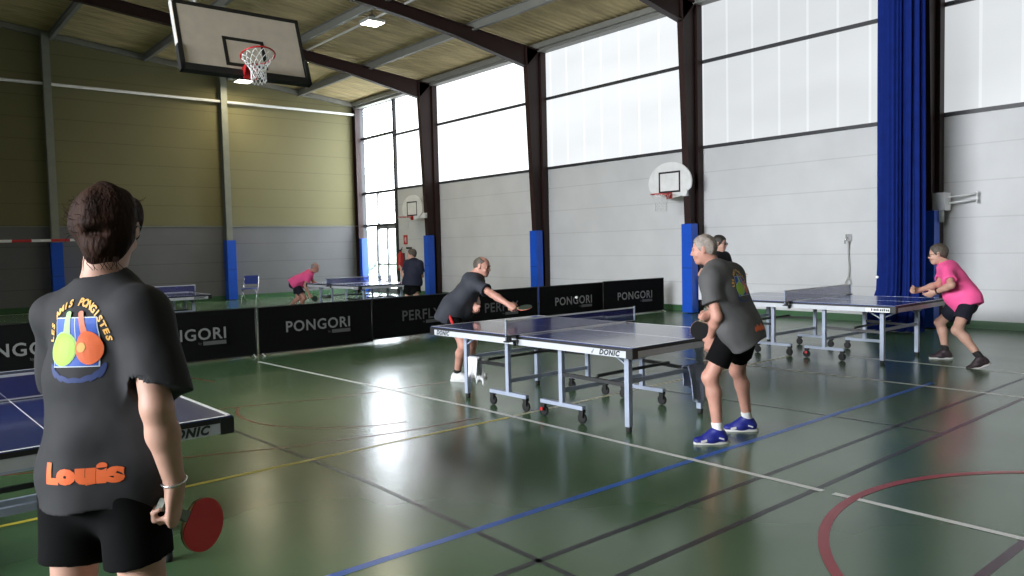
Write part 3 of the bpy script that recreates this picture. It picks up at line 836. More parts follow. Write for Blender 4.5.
        bm = bmesh.new(); box(bm, (-HW - .0015, -HL + .055, zt - .052), (-HW, -HL + .36, zt - .004)); obj('sticker', bm, M['white'], t)
        bm = bmesh.new()
        xs = [0.0, .03, .052, .075, .105, .128, .152, .178, .20]
        for k, q in enumerate(xs):
            w = .017
            box(bm, (-HW - .0025, -HL + .29 - q - w, zc - .012), (-HW - .0014, -HL + .29 - q, zc - .008 + (.022 if k % 3 else .026)))
        obj('sticker_print', bm, M['line_dark'], t)
    # net: posts, clamps, mesh and white tape
    net = bpy.data.objects.new('net', None); COL.objects.link(net); net.parent = t
    bm = bmesh.new(); nx = 64
    xs = [-HW - .13 + (2 * HW + .26) * k / nx for k in range(nx + 1)]
    box(bm, (-HW - .125, -.0012, Z + .010), (HW + .125, .0012, Z + .138)); obj('mesh', bm, M['net_blue'], net)
    bm = bmesh.new(); box(bm, (-HW - .13, -.004, Z + .138), (HW + .13, .004, Z + .1525)); box(bm, (-HW - .128, -.003, Z + .004), (HW + .128, .003, Z + .012)); obj('net_tape', bm, M['line_white'], net)
    for sx in (-1, 1):
        bm = bmesh.new(); tube(bm, [(sx * (HW + .13), 0, Z - .03), (sx * (HW + .13), 0, Z + .158)], .010, 10); obj('post', bm, M['table_steel'], net)
        bm = bmesh.new(); box(bm, (sx * (HW + .065) - .075, -.03, Z + .001), (sx * (HW + .065) + .075, .03, Z + .010)); box(bm, (sx * (HW + .065) - .075, -.028, Z - .05), (sx * (HW + .065) + .075, .028, Z - .038)); box(bm, (sx * (HW + .10) - .02, -.02, Z - .05), (sx * (HW + .10) + .02, .02, Z + .005)); tube(bm, [(sx * (HW + .03), 0, Z - .09), (sx * (HW + .03), 0, Z - .04)], .016, 10); obj('clamp', bm, M['black'], net)
    return t

T1 = (5.327, 5.41)
table((*T1, 0), .0168, 'navy table tennis table between the leaning player and the grey haired player')
table((10.184, 5.498, 0), 0, 'blue table tennis table in front of the blue curtain', top='top_blue', brand=None)
table((.607, 5.255, 0), .0188, 'navy table tennis table cut off behind the foreground player')
table((9.35, 17.0, 0), 0, 'table tennis table in the far area between the bald pink player and the night-blue player', brand=None, top='top_blue')
table((4.52, 17.0, 0), 0, 'table tennis table end showing beyond the barrier right of the foreground player')

# ---- towels
def towel(name, label, cat, x, y, ztop, along, w, drop_a, drop_b, m, seed):
    t = thing(name, label, cat, (x, y, ztop))
    rnd = random.Random(seed); bm = bmesh.new(); na, nb = 14, 22
    d = Vector((math.cos(along), math.sin(along), 0)); n = Vector((-d.y, d.x, 0))
    def S(i, k):
        u = i / na; s = k / nb; tot = drop_a + drop_b; L = s * tot - drop_a
        wv = .014 * math.sin(9 * u + seed) + .010 * math.sin(17 * u + 2 * seed)
        taper = 1 - .18 * abs(L) / max(drop_a, drop_b)
        if abs(L) < .03: off, z = L, .006
        else: off, z = math.copysign(.03 + .02 * min(1, abs(L) * 3), L), -(abs(L) - .03)
        z += -.03 * math.sin(5 * u + seed) * abs(L) / max(drop_a, drop_b)
        return d * ((u - .5) * w * taper) + n * (off + wv * min(1, abs(L) * 6)) + Vector((0, 0, z))
    for lay in (0, 1):
        g = [[bm.verts.new(S(i, k) + n * 0 + Vector((0, 0, .007 * lay)) + n * (.007 * lay * (1 if k > nb * drop_a / (drop_a + drop_b) else -1))) for k in range(nb + 1)] for i in range(na + 1)]
        for i in range(na):
            for k in range(nb):
                q = (g[i][k], g[i + 1][k], g[i + 1][k + 1], g[i][k + 1])
                bm.faces.new(q if lay else q[::-1]).smooth = True
        if lay == 0: g0 = g
    edge = [(i, 0) for i in range(na)] + [(na, k) for k in range(nb)] + [(i, nb) for i in range(na, 0, -1)] + [(0, k) for k in range(nb, 0, -1)]
    for (a, b), (c, e) in zip(edge, edge[1:] + edge[:1]):
        bm.faces.new((g0[a][b], g0[c][e], g[c][e], g[a][b]))
    return obj('cloth', bm, m, t)
towel('towel', 'white towel hung over the black bar under the far left end of the middle table', 'towel', 4.81, 6.36, .435, PI / 2, .17, .30, .22, M['towel_white'], 2)
towel('towel', 'grey blue towel hanging under the table end beside the grey haired player', 'towel', 5.74, 4.31, .46, 0, .26, .34, .22, M['towel_blue'], 5)

# ---- balls
def ball(loc, label):
    bm = bmesh.new(); bmesh.ops.create_uvsphere(bm, u_segments=20, v_segments=12, radius=.02)
    o = obj('table_tennis_ball', bm, M['ball'], smooth=True); o.location = loc
    tag(o, label, 'ball')
ball((7.75, 7.83, .83), 'white ball flying in front of the barrier lettering')
ball((10.08, 4.65, 1.07), 'white ball in the air above the table by the blue curtain')

# ================================================================== PEOPLE
# figures grow from distance fields: every body is one closed skin, clothes are skins of their own
class Field:
    def __init__(s): s.ops = []
    def rc(s, a, b, ra, rb, k=.02, side=None, flat=1.0, op='u', cut=None):
        s.ops.append(('rc', np.array(a, float), np.array(b, float), ra, rb, k, None if side is None else np.array(side, float), flat, op, cut)); return s
    def el(s, c, axes, rad, k=.02, op='u', cut=None):
        A = np.array([np.array(v, float) / np.linalg.norm(v) for v in axes])
        s.ops.append(('el', np.array(c, float), A, np.array(rad, float), 0, k, None, 1.0, op, cut)); return s
    def bounds(s, o):
        if o[0] == 'rc':
            r = max(o[3], o[4]); return np.minimum(o[1], o[2]) - r, np.maximum(o[1], o[2]) + r
        r = o[3].max(); return o[1] - r, o[1] + r
    def box(s):
        L = [s.bounds(o) for o in s.ops if o[8] == 'u']
        return np.min([l for l, h in L], 0), np.max([h for l, h in L], 0)
    def dist(s, o, P):
        if o[0] == 'rc':
            a, b, ra, rb = o[1], o[2], o[3], o[4]; ba = b - a; L2 = max(ba @ ba, 1e-12)
            q = P - a; t = np.clip(q @ ba / L2, 0, 1); q = q - t[:, None] * ba
            if o[6] is not None:
                dv = np.cross(ba, o[6]); dv /= np.linalg.norm(dv); c = q @ dv
                q = q + np.outer(c * (1 / o[7] - 1), dv)
                d = (np.sqrt((q * q).sum(1)) - (ra + (rb - ra) * t)) * min(1, o[7])
            else:
                d = np.sqrt((q * q).sum(1)) - (ra + (rb - ra) * t)
        else:
            q = (P - o[1]) @ o[2].T; k0 = np.sqrt(((q / o[3]) ** 2).sum(1)); k1 = np.sqrt(((q / o[3] ** 2) ** 2).sum(1))
            d = np.where(k0 < .02, -o[3].min(), k0 * (k0 - 1) / np.maximum(k1, 1e-9))
        if o[9]:
            for pt, n in o[9]:
                n = np.array(n, float); n = n / np.linalg.norm(n)
                d = np.maximum(d, (P - np.array(pt, float)) @ n)
        return d
    def value(s, P, band, disp=None):
        D = np.full(len(P), 1.0)
        for o in s.ops:
            if o[0] == 'pl':
                D = np.maximum(D, (P - o[1]) @ o[2]); continue
            lo, hi = s.bounds(o); e = band + o[5]
            ix = np.nonzero(((P > lo - e) & (P < hi + e)).all(1))[0]
            if len(ix) == 0: continue
            d = s.dist(o, P[ix]); c = D[ix]; k = max(o[5], 1e-5)
            if o[8] == 'u':
                h = np.maximum(k - np.abs(c - d), 0) / k; D[ix] = np.minimum(c, d) - h * h * k / 4
            else:
                d = -d; h = np.maximum(k - np.abs(c - d), 0) / k; D[ix] = np.maximum(c, d) + h * h * k / 4
        if disp is not None:
            ix = np.nonzero(np.abs(D) < .06)[0]; D[ix] += disp(P[ix])
        return D
    def skin(s, h, disp=None):
        lo, hi = s.box(); lo = lo - 4 * h - .02; hi = hi + 4 * h + .02
        B = 8; nb = np.ceil((hi - lo) / (h * B)).astype(int); n = nb * B + 1
        g = [np.arange(k) for k in nb]
        I = np.stack(np.meshgrid(*g, indexing='ij'), -1).reshape(-1, 3)
        C = lo + (I + .5) * B * h
        Dc = s.value(C, B * h * 1.8)
        D = np.repeat(np.repeat(np.repeat(np.where(Dc > 0, 1., -1.).reshape(nb), B, 0), B, 1), B, 2)
        D = np.pad(D, ((0, 1),) * 3, mode='edge').astype(np.float32)
        act = I[np.abs(Dc) < B * h * .95 + .03]
        l = np.arange(B + 1); off = np.stack(np.meshgrid(l, l, l, indexing='ij'), -1).reshape(-1, 3)
        for c0 in range(0, len(act), 400):
            A = act[c0:c0 + 400]
            idx = (A[:, None, :] * B + off[None]).reshape(-1, 3)
            D[idx[:, 0], idx[:, 1], idx[:, 2]] = s.value(lo + idx * h, 3 * h, disp)
        return surface_net(D, lo, h)

def surface_net(D, lo, h):
    S = D < 0
    nx, ny, nz = D.shape
    cs = np.zeros((nx - 1, ny - 1, nz - 1), np.int8)
    for a in (0, 1):
        for b in (0, 1):
            for c in (0, 1):
                cs += S[a:nx - 1 + a, b:ny - 1 + b, c:nz - 1 + c]
    act = np.argwhere((cs > 0) & (cs < 8))
    ids = np.full(cs.shape, -1, np.int32); ids[act[:, 0], act[:, 1], act[:, 2]] = np.arange(len(act))
    acc = np.zeros((len(act), 3)); cnt = np.zeros(len(act))
    corners = [(a, b, c) for a in (0, 1) for b in (0, 1) for c in (0, 1)]
    for p in corners:
        for ax in range(3):
            if p[ax]: continue
            q = list(p); q[ax] = 1
            d0 = D[act[:, 0] + p[0], act[:, 1] + p[1], act[:, 2] + p[2]]; d1 = D[act[:, 0] + q[0], act[:, 1] + q[1], act[:, 2] + q[2]]
            m = (d0 < 0) != (d1 < 0)
            t = d0[m] / (d0[m] - d1[m])
            v = np.tile(np.array(p, float), (m.sum(), 1)); v[:, ax] += t
            acc[m] += v; cnt[m] += 1
    V = lo + (act + acc / np.maximum(cnt, 1)[:, None]) * h
    Q = []
    for ax in range(3):
        o1, o2 = (ax + 1) % 3, (ax + 2) % 3
        sl0 = [slice(None)] * 3; sl1 = [slice(None)] * 3; sl0[ax] = slice(0, -1); sl1[ax] = slice(1, None)
        e = np.argwhere(S[tuple(sl0)] != S[tuple(sl1)])
        e = e[(e[:, o1] > 0) & (e[:, o2] > 0) & (e[:, o1] < cs.shape[o1]) & (e[:, o2] < cs.shape[o2])]
        def cell(d1, d2):
            c = e.copy(); c[:, o1] -= d1; c[:, o2] -= d2; return ids[c[:, 0], c[:, 1], c[:, 2]]
        q = np.stack([cell(1, 1), cell(0, 1), cell(0, 0), cell(1, 0)], 1)
        ins = S[e[:, 0], e[:, 1], e[:, 2]]
        q[~ins] = q[~ins][:, ::-1]
        Q.append(q)
    Q = np.concatenate(Q); Q = Q[(Q >= 0).all(1)]
    return V, Q

def skin_obj(name, field, h, m, parent, base, disp=None, regions=None, relax=1):
    V, Q = field.skin(h, disp)
    for _ in range(relax):      # light smoothing
        E0 = np.concatenate([Q[:, [0, 1]], Q[:, [1, 2]], Q[:, [2, 3]], Q[:, [3, 0]]])
        s_ = np.zeros_like(V); c_ = np.zeros(len(V)); np.add.at(s_, E0[:, 0], V[E0[:, 1]]); np.add.at(c_, E0[:, 0], 1)
        V = V * .5 + .5 * s_ / np.maximum(c_, 1)[:, None]
    me = bpy.data.meshes.new(name)
    me.from_pydata((V - np.array(base)).tolist(), [], Q.tolist())
    mats = [m] if not isinstance(m, (list, tuple)) else list(m)
    if regions:
        cen = V[Q].mean(1); mi = np.zeros(len(Q), np.int32)
        for i, fn in regions: mi[fn(cen)] = i
        me.polygons.foreach_set('material_index', mi)
    me.polygons.foreach_set('use_smooth', [True] * len(Q))
    me.update()
    o = link_mesh(name, me, mats, parent)
    return o

def nrm(v):
    v = np.array(v, float); return v / np.linalg.norm(v)

def hand_axes(d, t, right):
    d = nrm(d); t = np.array(t, float); t = nrm(t - d * (t @ d)); n = np.cross(t, d) if right else np.cross(d, t)
    return d, t, n

def add_hand(F, w, d, t, right, curl=(.5, .6, .5), s=1.0, spread=.05, thumb_in=.35, index_straight=None):
    """palm, four fingers and a thumb; d points to the knuckles, t to the thumb side"""
    d, t, n = hand_axes(d, t, right); w = np.array(w, float)
    F.rc(w - d * .01 * s, w + d * .03 * s, .027 * s, .030 * s, .015, side=t, flat=.78)
    F.rc(w + d * .035 * s, w + d * .078 * s, .036 * s, .041 * s, .014, side=t, flat=.42)
    F.rc(w + d * .03 * s + t * .018 * s + n * .006 * s, w + d * .055 * s + t * .03 * s + n * .008 * s, .017 * s, .014 * s, .012)
    offs = (.030, .010, -.010, -.029); lens = ((.044, .026, .022), (.049, .030, .023), (.045, .028, .022), (.036, .021, .019)); bas = (.088, .094, .090, .080)
    for i in range(4):
        p = w + d * bas[i] * s + t * offs[i] * s; a = 0.0
        c = curl if not (i == 0 and index_straight) else index_straight
        r = (.0095, .0098, .0092, .0080)[i] * s
        F.rc(w + d * (bas[i] - .03) * s + t * offs[i] * .92 * s, p, r * 1.05, r * 1.08, .008)
        for j in range(3):
            a += c[j] * (1 + .06 * i)
            q = p + (d * math.cos(a) + n * math.sin(a) + t * (spread * (1.5 - i))) * lens[i][j] * s
            F.rc(p, q, r, r * .90, .004); p = q; r *= .92
    p = w + d * .028 * s + t * .026 * s; v = nrm(d * .62 + t * .72 + n * thumb_in); q = p + v * .044 * s
    F.rc(p, q, .0135 * s, .0118 * s, .010)
    v2 = nrm(d * .85 + t * .15 + n * (thumb_in + .35)); q2 = q + v2 * .032 * s
    F.rc(q, q2, .0115 * s, .0092 * s, .005)
    return d, t, n

def add_head(F, c, f, u, s=1.0, ears=True):
    f = nrm(f); u = np.array(u, float); u = nrm(u - f * (u @ f)); r = np.cross(f, u); c = np.array(c, float)
    ax = (r, f, u)
    F.el(c + (u * .030 - f * .010) * s, ax, np.array((.077, .098, .092)) * s, .02)
    F.el(c + (-u * .040 + f * .022) * s, ax, np.array((.060, .070, .082)) * s, .03)
    F.rc(c + (-u * .098 + f * .058 - r * .014) * s, c + (-u * .098 + f * .058 + r * .014) * s, .024 * s, .024 * s, .025)
    F.rc(c + (u * .018 + f * .078 - r * .034) * s, c + (u * .018 + f * .078 + r * .034) * s, .013 * s, .013 * s, .016)
    for q in (-1, 1):
        F.el(c + (r * q * .033 + f * .097 - u * .002) * s, ax, np.array((.018, .014, .012)) * s, .010, op='s')
        F.el(c + (r * q * .032 + f * .079 - u * .002) * s, ax, np.array((.013, .013, .0125)) * s, .003)
        F.el(c + (r * q * .040 + f * .068 - u * .036) * s, ax, np.array((.022, .02, .02)) * s, .02)
        if ears:
            F.el(c + (r * q * .080 - f * .006 + u * .0) * s, (nrm(r + f * .35 * q * -1), nrm(f + r * .35 * q), u), np.array((.009, .020, .033)) * s, .008)
            F.el(c + (r * q * .088 - f * .004 + u * .002) * s, ax, np.array((.006, .010, .018)) * s, .006, op='s')
    F.rc(c + (u * .004 + f * .092) * s, c + (-u * .028 + f * .106) * s, .0095 * s, .0130 * s, .010)
    for q in (-1, 1):
        F.el(c + (-u * .032 + f * .098 + r * q * .011) * s, ax, np.array((.010, .012, .009)) * s, .008)
    F.rc(c + (-u * .060 + f * .089 - r * .017) * s, c + (-u * .060 + f * .089 + r * .017) * s, .0085 * s, .0085 * s, .006)
    F.rc(c + (-u * .071 + f * .087 - r * .013) * s, c + (-u * .071 + f * .087 + r * .013) * s, .0085 * s, .0085 * s, .006)
    eyes = [c + (r * q * .032 + f * .088 - u * .002) * s for q in (-1, 1)]; lips = c + (-u * .0655 + f * .094) * s
    return f, u, r, eyes, lips

def folds(seed, amp, ax=(.3, .2, 1.0), freq=15.0, bias=0.0):
    rnd = np.random.RandomState(seed); K = []
    for i in range(5):
        v = rnd.normal(size=3); v -= np.array(ax) * (v @ np.array(ax)) * .75; K.append((nrm(v) * freq * rnd.uniform(.6, 1.5), rnd.uniform(0, 6.28), rnd.uniform(.5, 1)))
    def fn(P):
        w = .35 * np.sin(P @ np.array((7., 5., 9.)) + seed)
        o = np.zeros(len(P))
        for k, ph, a in K: o += a * np.sin(P @ k + ph + 2.2 * w)
        return amp * (o / 1.6 - bias)
    return fn

def person(label, J, head_f, spec):
    """builds one figure; J holds joints in metres, L/R from the figure's own side"""
    J = {k: np.array(v, float) for k, v in J.items()}
    h = spec.get('h', .008); hs = spec.get('hs', 1.0)
    base = ((J['aL'][0] + J['aR'][0]) / 2, (J['aL'][1] + J['aR'][1]) / 2, 0.0)
    root = thing('person', label, 'person', base, 0, spec.get('group'))
    sh = nrm(J['sR'] - J['sL']); hp = nrm(J['hR'] - J['hL'])
    up = nrm(J['C'] - J['P']); fw = np.cross(up, -sh) if False else np.cross(up, sh); fw = nrm(fw)
    fwp = nrm(np.cross(up, hp))
    mid = (J['sL'] + J['sR']) / 2
    chest = mid * .62 + J['P'] * .38 + fw * spec.get('chest_f', .0)
    waist = mid * .22 + J['P'] * .78 + fw * .01
    g = spec.get('girth', 1.0); belly = spec.get('belly', 0.0)
    side_w = nrm(sh + hp)
    neck0 = J['C'] - up * .03; hf = nrm(head_f); hu = nrm(spec.get('head_up', up * .3 + np.array((0, 0, 1.))))
    hu = nrm(hu - hf * (hu @ hf))
    skull = J['H'] - hu * .03 - hf * .012
    def torso(F, e=0.0, k=.05):
        F.rc(waist, J['P'], .150 * g + e, .158 * g + e, k, side=side_w, flat=.68)
        F.rc(waist, chest, .150 * g + e, .166 * g + e, k, side=side_w, flat=.68)
        F.rc(chest, mid - up * .045, .166 * g + e, .145 * g + e, k, side=sh, flat=.66)
        F.rc(J['sL'] + sh * .02 - up * .01, J['sR'] - sh * .02 - up * .01, .062 * g + e, .062 * g + e, k)
        for q in ('sL', 'sR'):
            F.rc(J['C'] - up * .045, J[q] * .75 + J['C'] * .25 - up * .01, .052 + e, .050 + e, k)
        if belly: F.el(waist + fw * .075 + up * .02, (side_w, fw, up), (.135 + e, .09 + belly + e, .15 + e), k)
    # ---- body, one skin
    B = Field()
    torso(B, -.016)
    B.el(J['P'] - up * .03, (hp, fwp, up), (.165 * g, .115 * g, .12), .05)
    B.rc(neck0, skull, .060, .056, .035)
    _, _, _, eyes, lips = add_head(B, J['H'], hf, hu, hs)
    am = spec.get('arm', 1.0)
    for q in 'LR':
        B.rc(J['s' + q], J['e' + q], .050 * g * am, .040 * am, .03)
        el, wr = J['e' + q], J['w' + q]; d = nrm(wr - el)
        B.rc(el, el + (wr - el) * .34, .041 * am, .043 * am, .02); B.rc(el + (wr - el) * .34, wr, .043 * am, .027 * am, .02)
        hd = spec['hand' + q]
        add_hand(B, wr, hd['d'], hd['t'], q == 'R', hd.get('curl', (.5, .6, .5)), hd.get('s', 1.0), thumb_in=hd.get('thumb', .35), index_straight=hd.get('index'))
        hip, kn, an = J['h' + q], J['k' + q], J['a' + q]
        B.rc(hip, kn, .082 * g, .058, .04)
        sd = nrm(an - kn); ft = nrm(spec['foot' + q])
        back = nrm(-ft - sd * (-ft @ sd))
        B.rc(kn, kn + (an - kn) * .30 + back * .012, .056, .056, .03); B.rc(kn + (an - kn) * .30 + back * .012, an, .056, .036, .03)
        B.el(kn + sd * -.005 - back * .018, (hp, np.cross(sd, hp), sd), (.043, .04, .05), .03)
        fz = np.array((0, 0, 1.))
        B.rc(an, an + ft * .09 - fz * max(0, an[2] - .050), .030, .022, .02)
    reg = [(1, lambda c: np.min([((c - e) ** 2).sum(1) for e in eyes], 0) < (.0085 * hs) ** 2), (2, lambda c: (((c - lips) / np.array((.024, .024, .011))) ** 2).sum(1) < .8)]
    body = skin_obj('body', B, h, [M[spec.get('skin', 'skin')], M['eye'], M['lip']], root, base, regions=reg, relax=1)
    # ---- shirt
    S = Field(); e = .016
    torso(S, e, .055)
    hem = J['P'] - up * spec.get('hem', .10)
    S.rc(J['P'] + up * .06, hem - up * .10, .176 * g + e * .6, spec.get('hem_r', .182) * g + e, .05, side=hp, flat=.86)
    S.rc(J['hL'] + up * .02, J['hR'] + up * .02, spec.get('hip_r', .118) * g + e * .6, spec.get('hip_r', .118) * g + e * .6, .05)
    hem_n = spec.get('hem_n', -up)
    S.ops.append(('pl', np.array(hem, float), nrm(hem_n), 0, 0, .004, None, 1.0, 'i', None))
    for q in 'LR':
        s0, e0 = J['s' + q], J['e' + q]; d = nrm(e0 - s0); fr = spec.get('sleeve', .72); end = s0 + (e0 - s0) * fr
        S.rc(s0 - d * .01, end + d * .08, .066 * g, .078 * g * spec.get('sleeve_w', 1.0), .045, cut=[(end, spec.get('sleeve_n', d) if q == 'R' else d)])
        S.rc(end - d * .012, end + d * .05, .058 * g, .064 * g, .003, op='s')
    S.rc(neck0 + up * .040, neck0 + up * .12, .058, .064, .008, op='s')
    shirt = skin_obj('shirt', S, h, M[spec['shirt']], root, base, disp=folds(spec.get('seed', 1), spec.get('fold', .007), up, bias=.45), relax=1)
    # ---- shorts
    T = Field()
    T.el(J['P'] - up * .02, (hp, fwp, up), (.168 * g, .124 * g, .17), .05, cut=[(J['P'] + up * .09, up)])
    for q in 'LR':
        hip, kn = J['h' + q], J['k' + q]; d = nrm(kn - hip); end = hip + (kn - hip) * spec.get('shorts_len', .62)
        T.rc(hip + (kn - hip) * .10, end + d * .07, .100 * g, .104 * g, .04, cut=[(end, spec.get('shorts_n', d))])
        T.rc(end - d * .015, end + d * .05, .086 * g, .090 * g, .003, op='s')
    skin_obj('shorts', T, h, M[spec['shorts']], root, base, disp=folds(spec.get('seed', 1) + 5, .006, up), relax=1)
    # ---- socks and shoes
    for q in 'LR':
        kn, an = J['k' + q], J['a' + q]; ft = nrm(spec['foot' + q]); sd = nrm(an - kn)
        K = Field(); K.rc(an - sd * spec.get('sock_h', .07), an + sd * .02, .044, .041, .01, cut=[(an - sd * spec.get('sock_h', .07), -sd)])
        skin_obj('sock', K, h, M[spec['sock']], root, base)
        ftn = ft; sidev = nrm(np.cross(ftn, (0, 0, 1.))); upv = np.cross(sidev, ftn)
        heel = an - upv * (.055) - ftn * .035
        if 'lift' + q not in spec: heel[2] = .043
        toe = heel + ftn * .195
        A = Field(); sole_pt = heel - upv * .028
        cutp = [(sole_pt, -upv)]
        A.rc(heel, heel + ftn * .09, .043, .045, .02, side=sidev, flat=.95, cut=cutp)
        A.rc(heel + ftn * .09 - upv * .004, toe - upv * .012, .046, .036, .03, side=sidev, flat=.78, cut=cutp)
        A.rc(heel + upv * .02 + ftn * .01, an + upv * .015, .043, .047, .02, cut=[(an + upv * .012, upv)])
        A.rc(an + ftn * .02, heel + ftn * .13 + upv * .012, .040, .030, .02)
        shoe = skin_obj('shoe', A, h * .9, M[spec['shoe']], root, base)
        bm = bmesh.new(); pts = []
        for k in range(28):
            a = 2 * PI * k / 28; lx = .108 + .142 * math.cos(a); wy = (.044 - .003 * math.cos(a)) * math.sin(a) * (1 + .12 * math.cos(2 * a))
            pts.append(sole_pt + ftn * (lx - .02) + sidev * wy - np.array(base))
        prism(bm, [Vector(p) for p in pts], tuple(-upv * .014), tuple(upv * .006)); obj('sole', bm, M['sole'], shoe)
        bm = bmesh.new()
        for k in range(4):
            c = heel + ftn * (.075 + .022 * k) + upv * (.060 - .010 * k) - np.array(base)
            tube(bm, [Vector(c - sidev * .024 - upv * .008), Vector(c + upv * .004), Vector(c + sidev * .024 - upv * .008)], .0035, 5)
        obj('laces', bm, M[spec.get('lace', 'sole')], shoe)
        if spec.get('flash'):
            bm = bmesh.new()
            for s_ in (-1, 1):
                c = heel + ftn * .135 + sidev * s_ * .044 - upv * .006 - np.array(base)
                bar(bm, Vector(c), Vector(c + ftn * .045 - upv * .01), .006, .016)
                c = heel + ftn * .0 + sidev * s_ * .045 - np.array(base)
                bar(bm, Vector(c), Vector(c + ftn * .04 + upv * .012), .004, .012)
            obj('shoe_mark', bm, M['sole'], shoe)
    return root, dict(base=np.array(base), up=up, fw=fw, sh=sh, hp=hp, hf=hf, hu=hu, hr=np.cross(hf, hu), J=J, hs=hs, h=h, shirt=shirt, chest=chest, mid=mid, waist=waist, hem=hem)

def hair_short(root, D, m, top=.010, back=.014, front=.055, low=-.045, bald=None, seed=3, amp=.003):
    """cropped hair: a cap over the skull, cut back from the face and neck"""
    H = Field(); c = D['J']['H']; f, u, r, s = D['hf'], D['hu'], D['hr'], D['hs']
    cuts = [(c + (f * front + u * .03) * s, nrm(f * 1.0 - u * .55)), (c + u * low * s, nrm(-u + f * .75))]
    H.el(c + (u * (.030 + top * .35) - f * (.012)) * s, (r, f, u), np.array((.077 + top * .6, .098 + top * .9, .092 + top)) * s, .01, cut=cuts)
    H.rc(c + (-u * .035 - f * .070) * s, c + (u * .02 - f * .085) * s, .040 * s, .035 * s, .03, side=r, flat=.6)
    if bald:
        H.el(c + (u * bald[0] + f * bald[1]) * s, (r, f, u), np.array((bald[2], bald[3], bald[4])) * s, .012, op='s')
    return skin_obj('hair', H, max(.004, D['h'] * .7), M[m], root, D['base'], disp=folds(seed, amp, u, 90.))

def glasses(root, D, m='glass_dark', lens=True):
    c = D['J']['H']; f, u, r, s = D['hf'], D['hu'], D['hr'], D['hs']; b = D['base']
    bm = bmesh.new(); P = lambda x, y, z: Vector(c + (r * x + f * y + u * z) * s - b)
    for q in (-1, 1):
        ring = [P(q * .034 + .025 * math.cos(a), .108 - .01 * abs(math.cos(a)) * (1 if math.cos(a) * q > 0 else 0), -.002 + .017 * math.sin(a)) for a in [2 * PI * k / 18 for k in range(18)]]
        tube(bm, ring, .0022, 6, closed=True)
        tube(bm, [P(q * .058, .098, .004), P(q * .086, .03, .008), P(q * .086, -.015, .004), P(q * .084, -.03, -.012)], .0022, 6)
    tube(bm, [P(-.010, .110, .002), P(.010, .110, .002)], .0022, 6)
    g = obj('glasses', bm, M[m], root)
    if lens:
        bm = bmesh.new()
        for q in (-1, 1):
            vs = [bm.verts.new(P(q * .034 + .024 * math.cos(a), .105, -.002 + .016 * math.sin(a))) for a in [2 * PI * k / 18 for k in range(18)]]
            vs2 = [bm.verts.new(v.co + Vector(f * .0015)) for v in vs]
            bm.faces.new(vs[::-1]); bm.faces.new(vs2)
            for k in range(18): bm.faces.new((vs[k], vs[(k + 1) % 18], vs2[(k + 1) % 18], vs2[k]))
        obj('lens', bm, M['glass_dark'], g)

def brows(root, D, m):
    c = D['J']['H']; f, u, r, s = D['hf'], D['hu'], D['hr'], D['hs']; b = D['base']; bm = bmesh.new()
    P = lambda x, y, z: Vector(c + (r * x + f * y + u * z) * s - b)
    for q in (-1, 1):
        tube(bm, [P(q * .016, .094, .018), P(q * .034, .092, .023), P(q * .05, .080, .018)], .0042, 6)
    obj('eyebrow', bm, M[m], root)

def drape_on(target, base, verts, faces, origin, ux, uy, lift):
    """lays a flat drawing onto a cloth: follows the surface along the drawing's normal"""
    bvh = BVHTree.FromPolygons([v.co + Vector(base) for v in target.data.vertices], [list(p.vertices) for p in target.data.polygons])
    o = Vector(origin); ux = Vector(ux).normalized(); uy = Vector(uy).normalized(); n = ux.cross(uy).normalized()
    out = []
    for v in verts:
        p = o + ux * v[0] + uy * v[1]
        hit = bvh.ray_cast(p + n * .35, -n, .8)[0]
        q = hit if hit is not None else p
        out.append(q + n * lift - Vector(base))
    return out

def print_mesh(name, shirt, base, origin, ux, uy, shapes, parent):
    """shapes: (material, lift, verts2d, faces); every shape is cut fine enough to bend with the cloth"""
    bm = bmesh.new(); mats = []
    for m, lift, vs, fs in shapes:
        if m not in mats: mats.append(m)
        tmp = bmesh.new(); V = [tmp.verts.new((v[0], v[1], 0)) for v in vs]
        for f in fs:
            try: tmp.faces.new([V[i] for i in f])
            except ValueError: pass
        bmesh.ops.triangulate(tmp, faces=tmp.faces[:])
        for _ in range(4):
            ed = [e for e in tmp.edges if e.calc_length() > .022]
            if not ed: break
            bmesh.ops.subdivide_edges(tmp, edges=ed, cuts=1); bmesh.ops.triangulate(tmp, faces=tmp.faces[:])
        tmp.verts.index_update(); tmp.verts.ensure_lookup_table()
        P = drape_on(shirt, base, [(v.co.x, v.co.y) for v in tmp.verts], None, origin, ux, uy, lift)
        W = [bm.verts.new(p) for p in P]
        for f in tmp.faces:
            nf = bm.faces.new([W[v.index] for v in f.verts]); nf.material_index = mats.index(m)
        tmp.free()
    return obj(name, bm, [M[k] for k in mats], parent)

def oval(cx, cy, rx, ry, n=28, rot=0.0):
    c, s = math.cos(rot), math.sin(rot)
    vs = [(cx + rx * math.cos(2 * PI * k / n) * c - ry * math.sin(2 * PI * k / n) * s, cy + rx * math.cos(2 * PI * k / n) * s + ry * math.sin(2 * PI * k / n) * c) for k in range(n)]
    return vs, [list(range(n))]
def poly(*pts): return list(pts), [list(range(len(pts)))]

def arc_text(body, size, R, a_mid, a_span, bold):
    """letters standing along an arc, each letter turned as a whole"""
    vs, fs = [], []; n = len(body)
    for i, ch in enumerate(body):
        if ch == ' ': continue
        tv, tf = text_geo(ch, size, bold)
        a = a_mid + a_span * (.5 - (i + .5) / n); th = a - PI / 2
        o = len(vs)
        for v in tv:
            x, y = v.x, v.y + R
            vs.append((x * math.cos(th) - y * math.sin(th), x * math.sin(th) + y * math.cos(th)))
        fs += [[o + k for k in f] for f in tf]
    return vs, fs

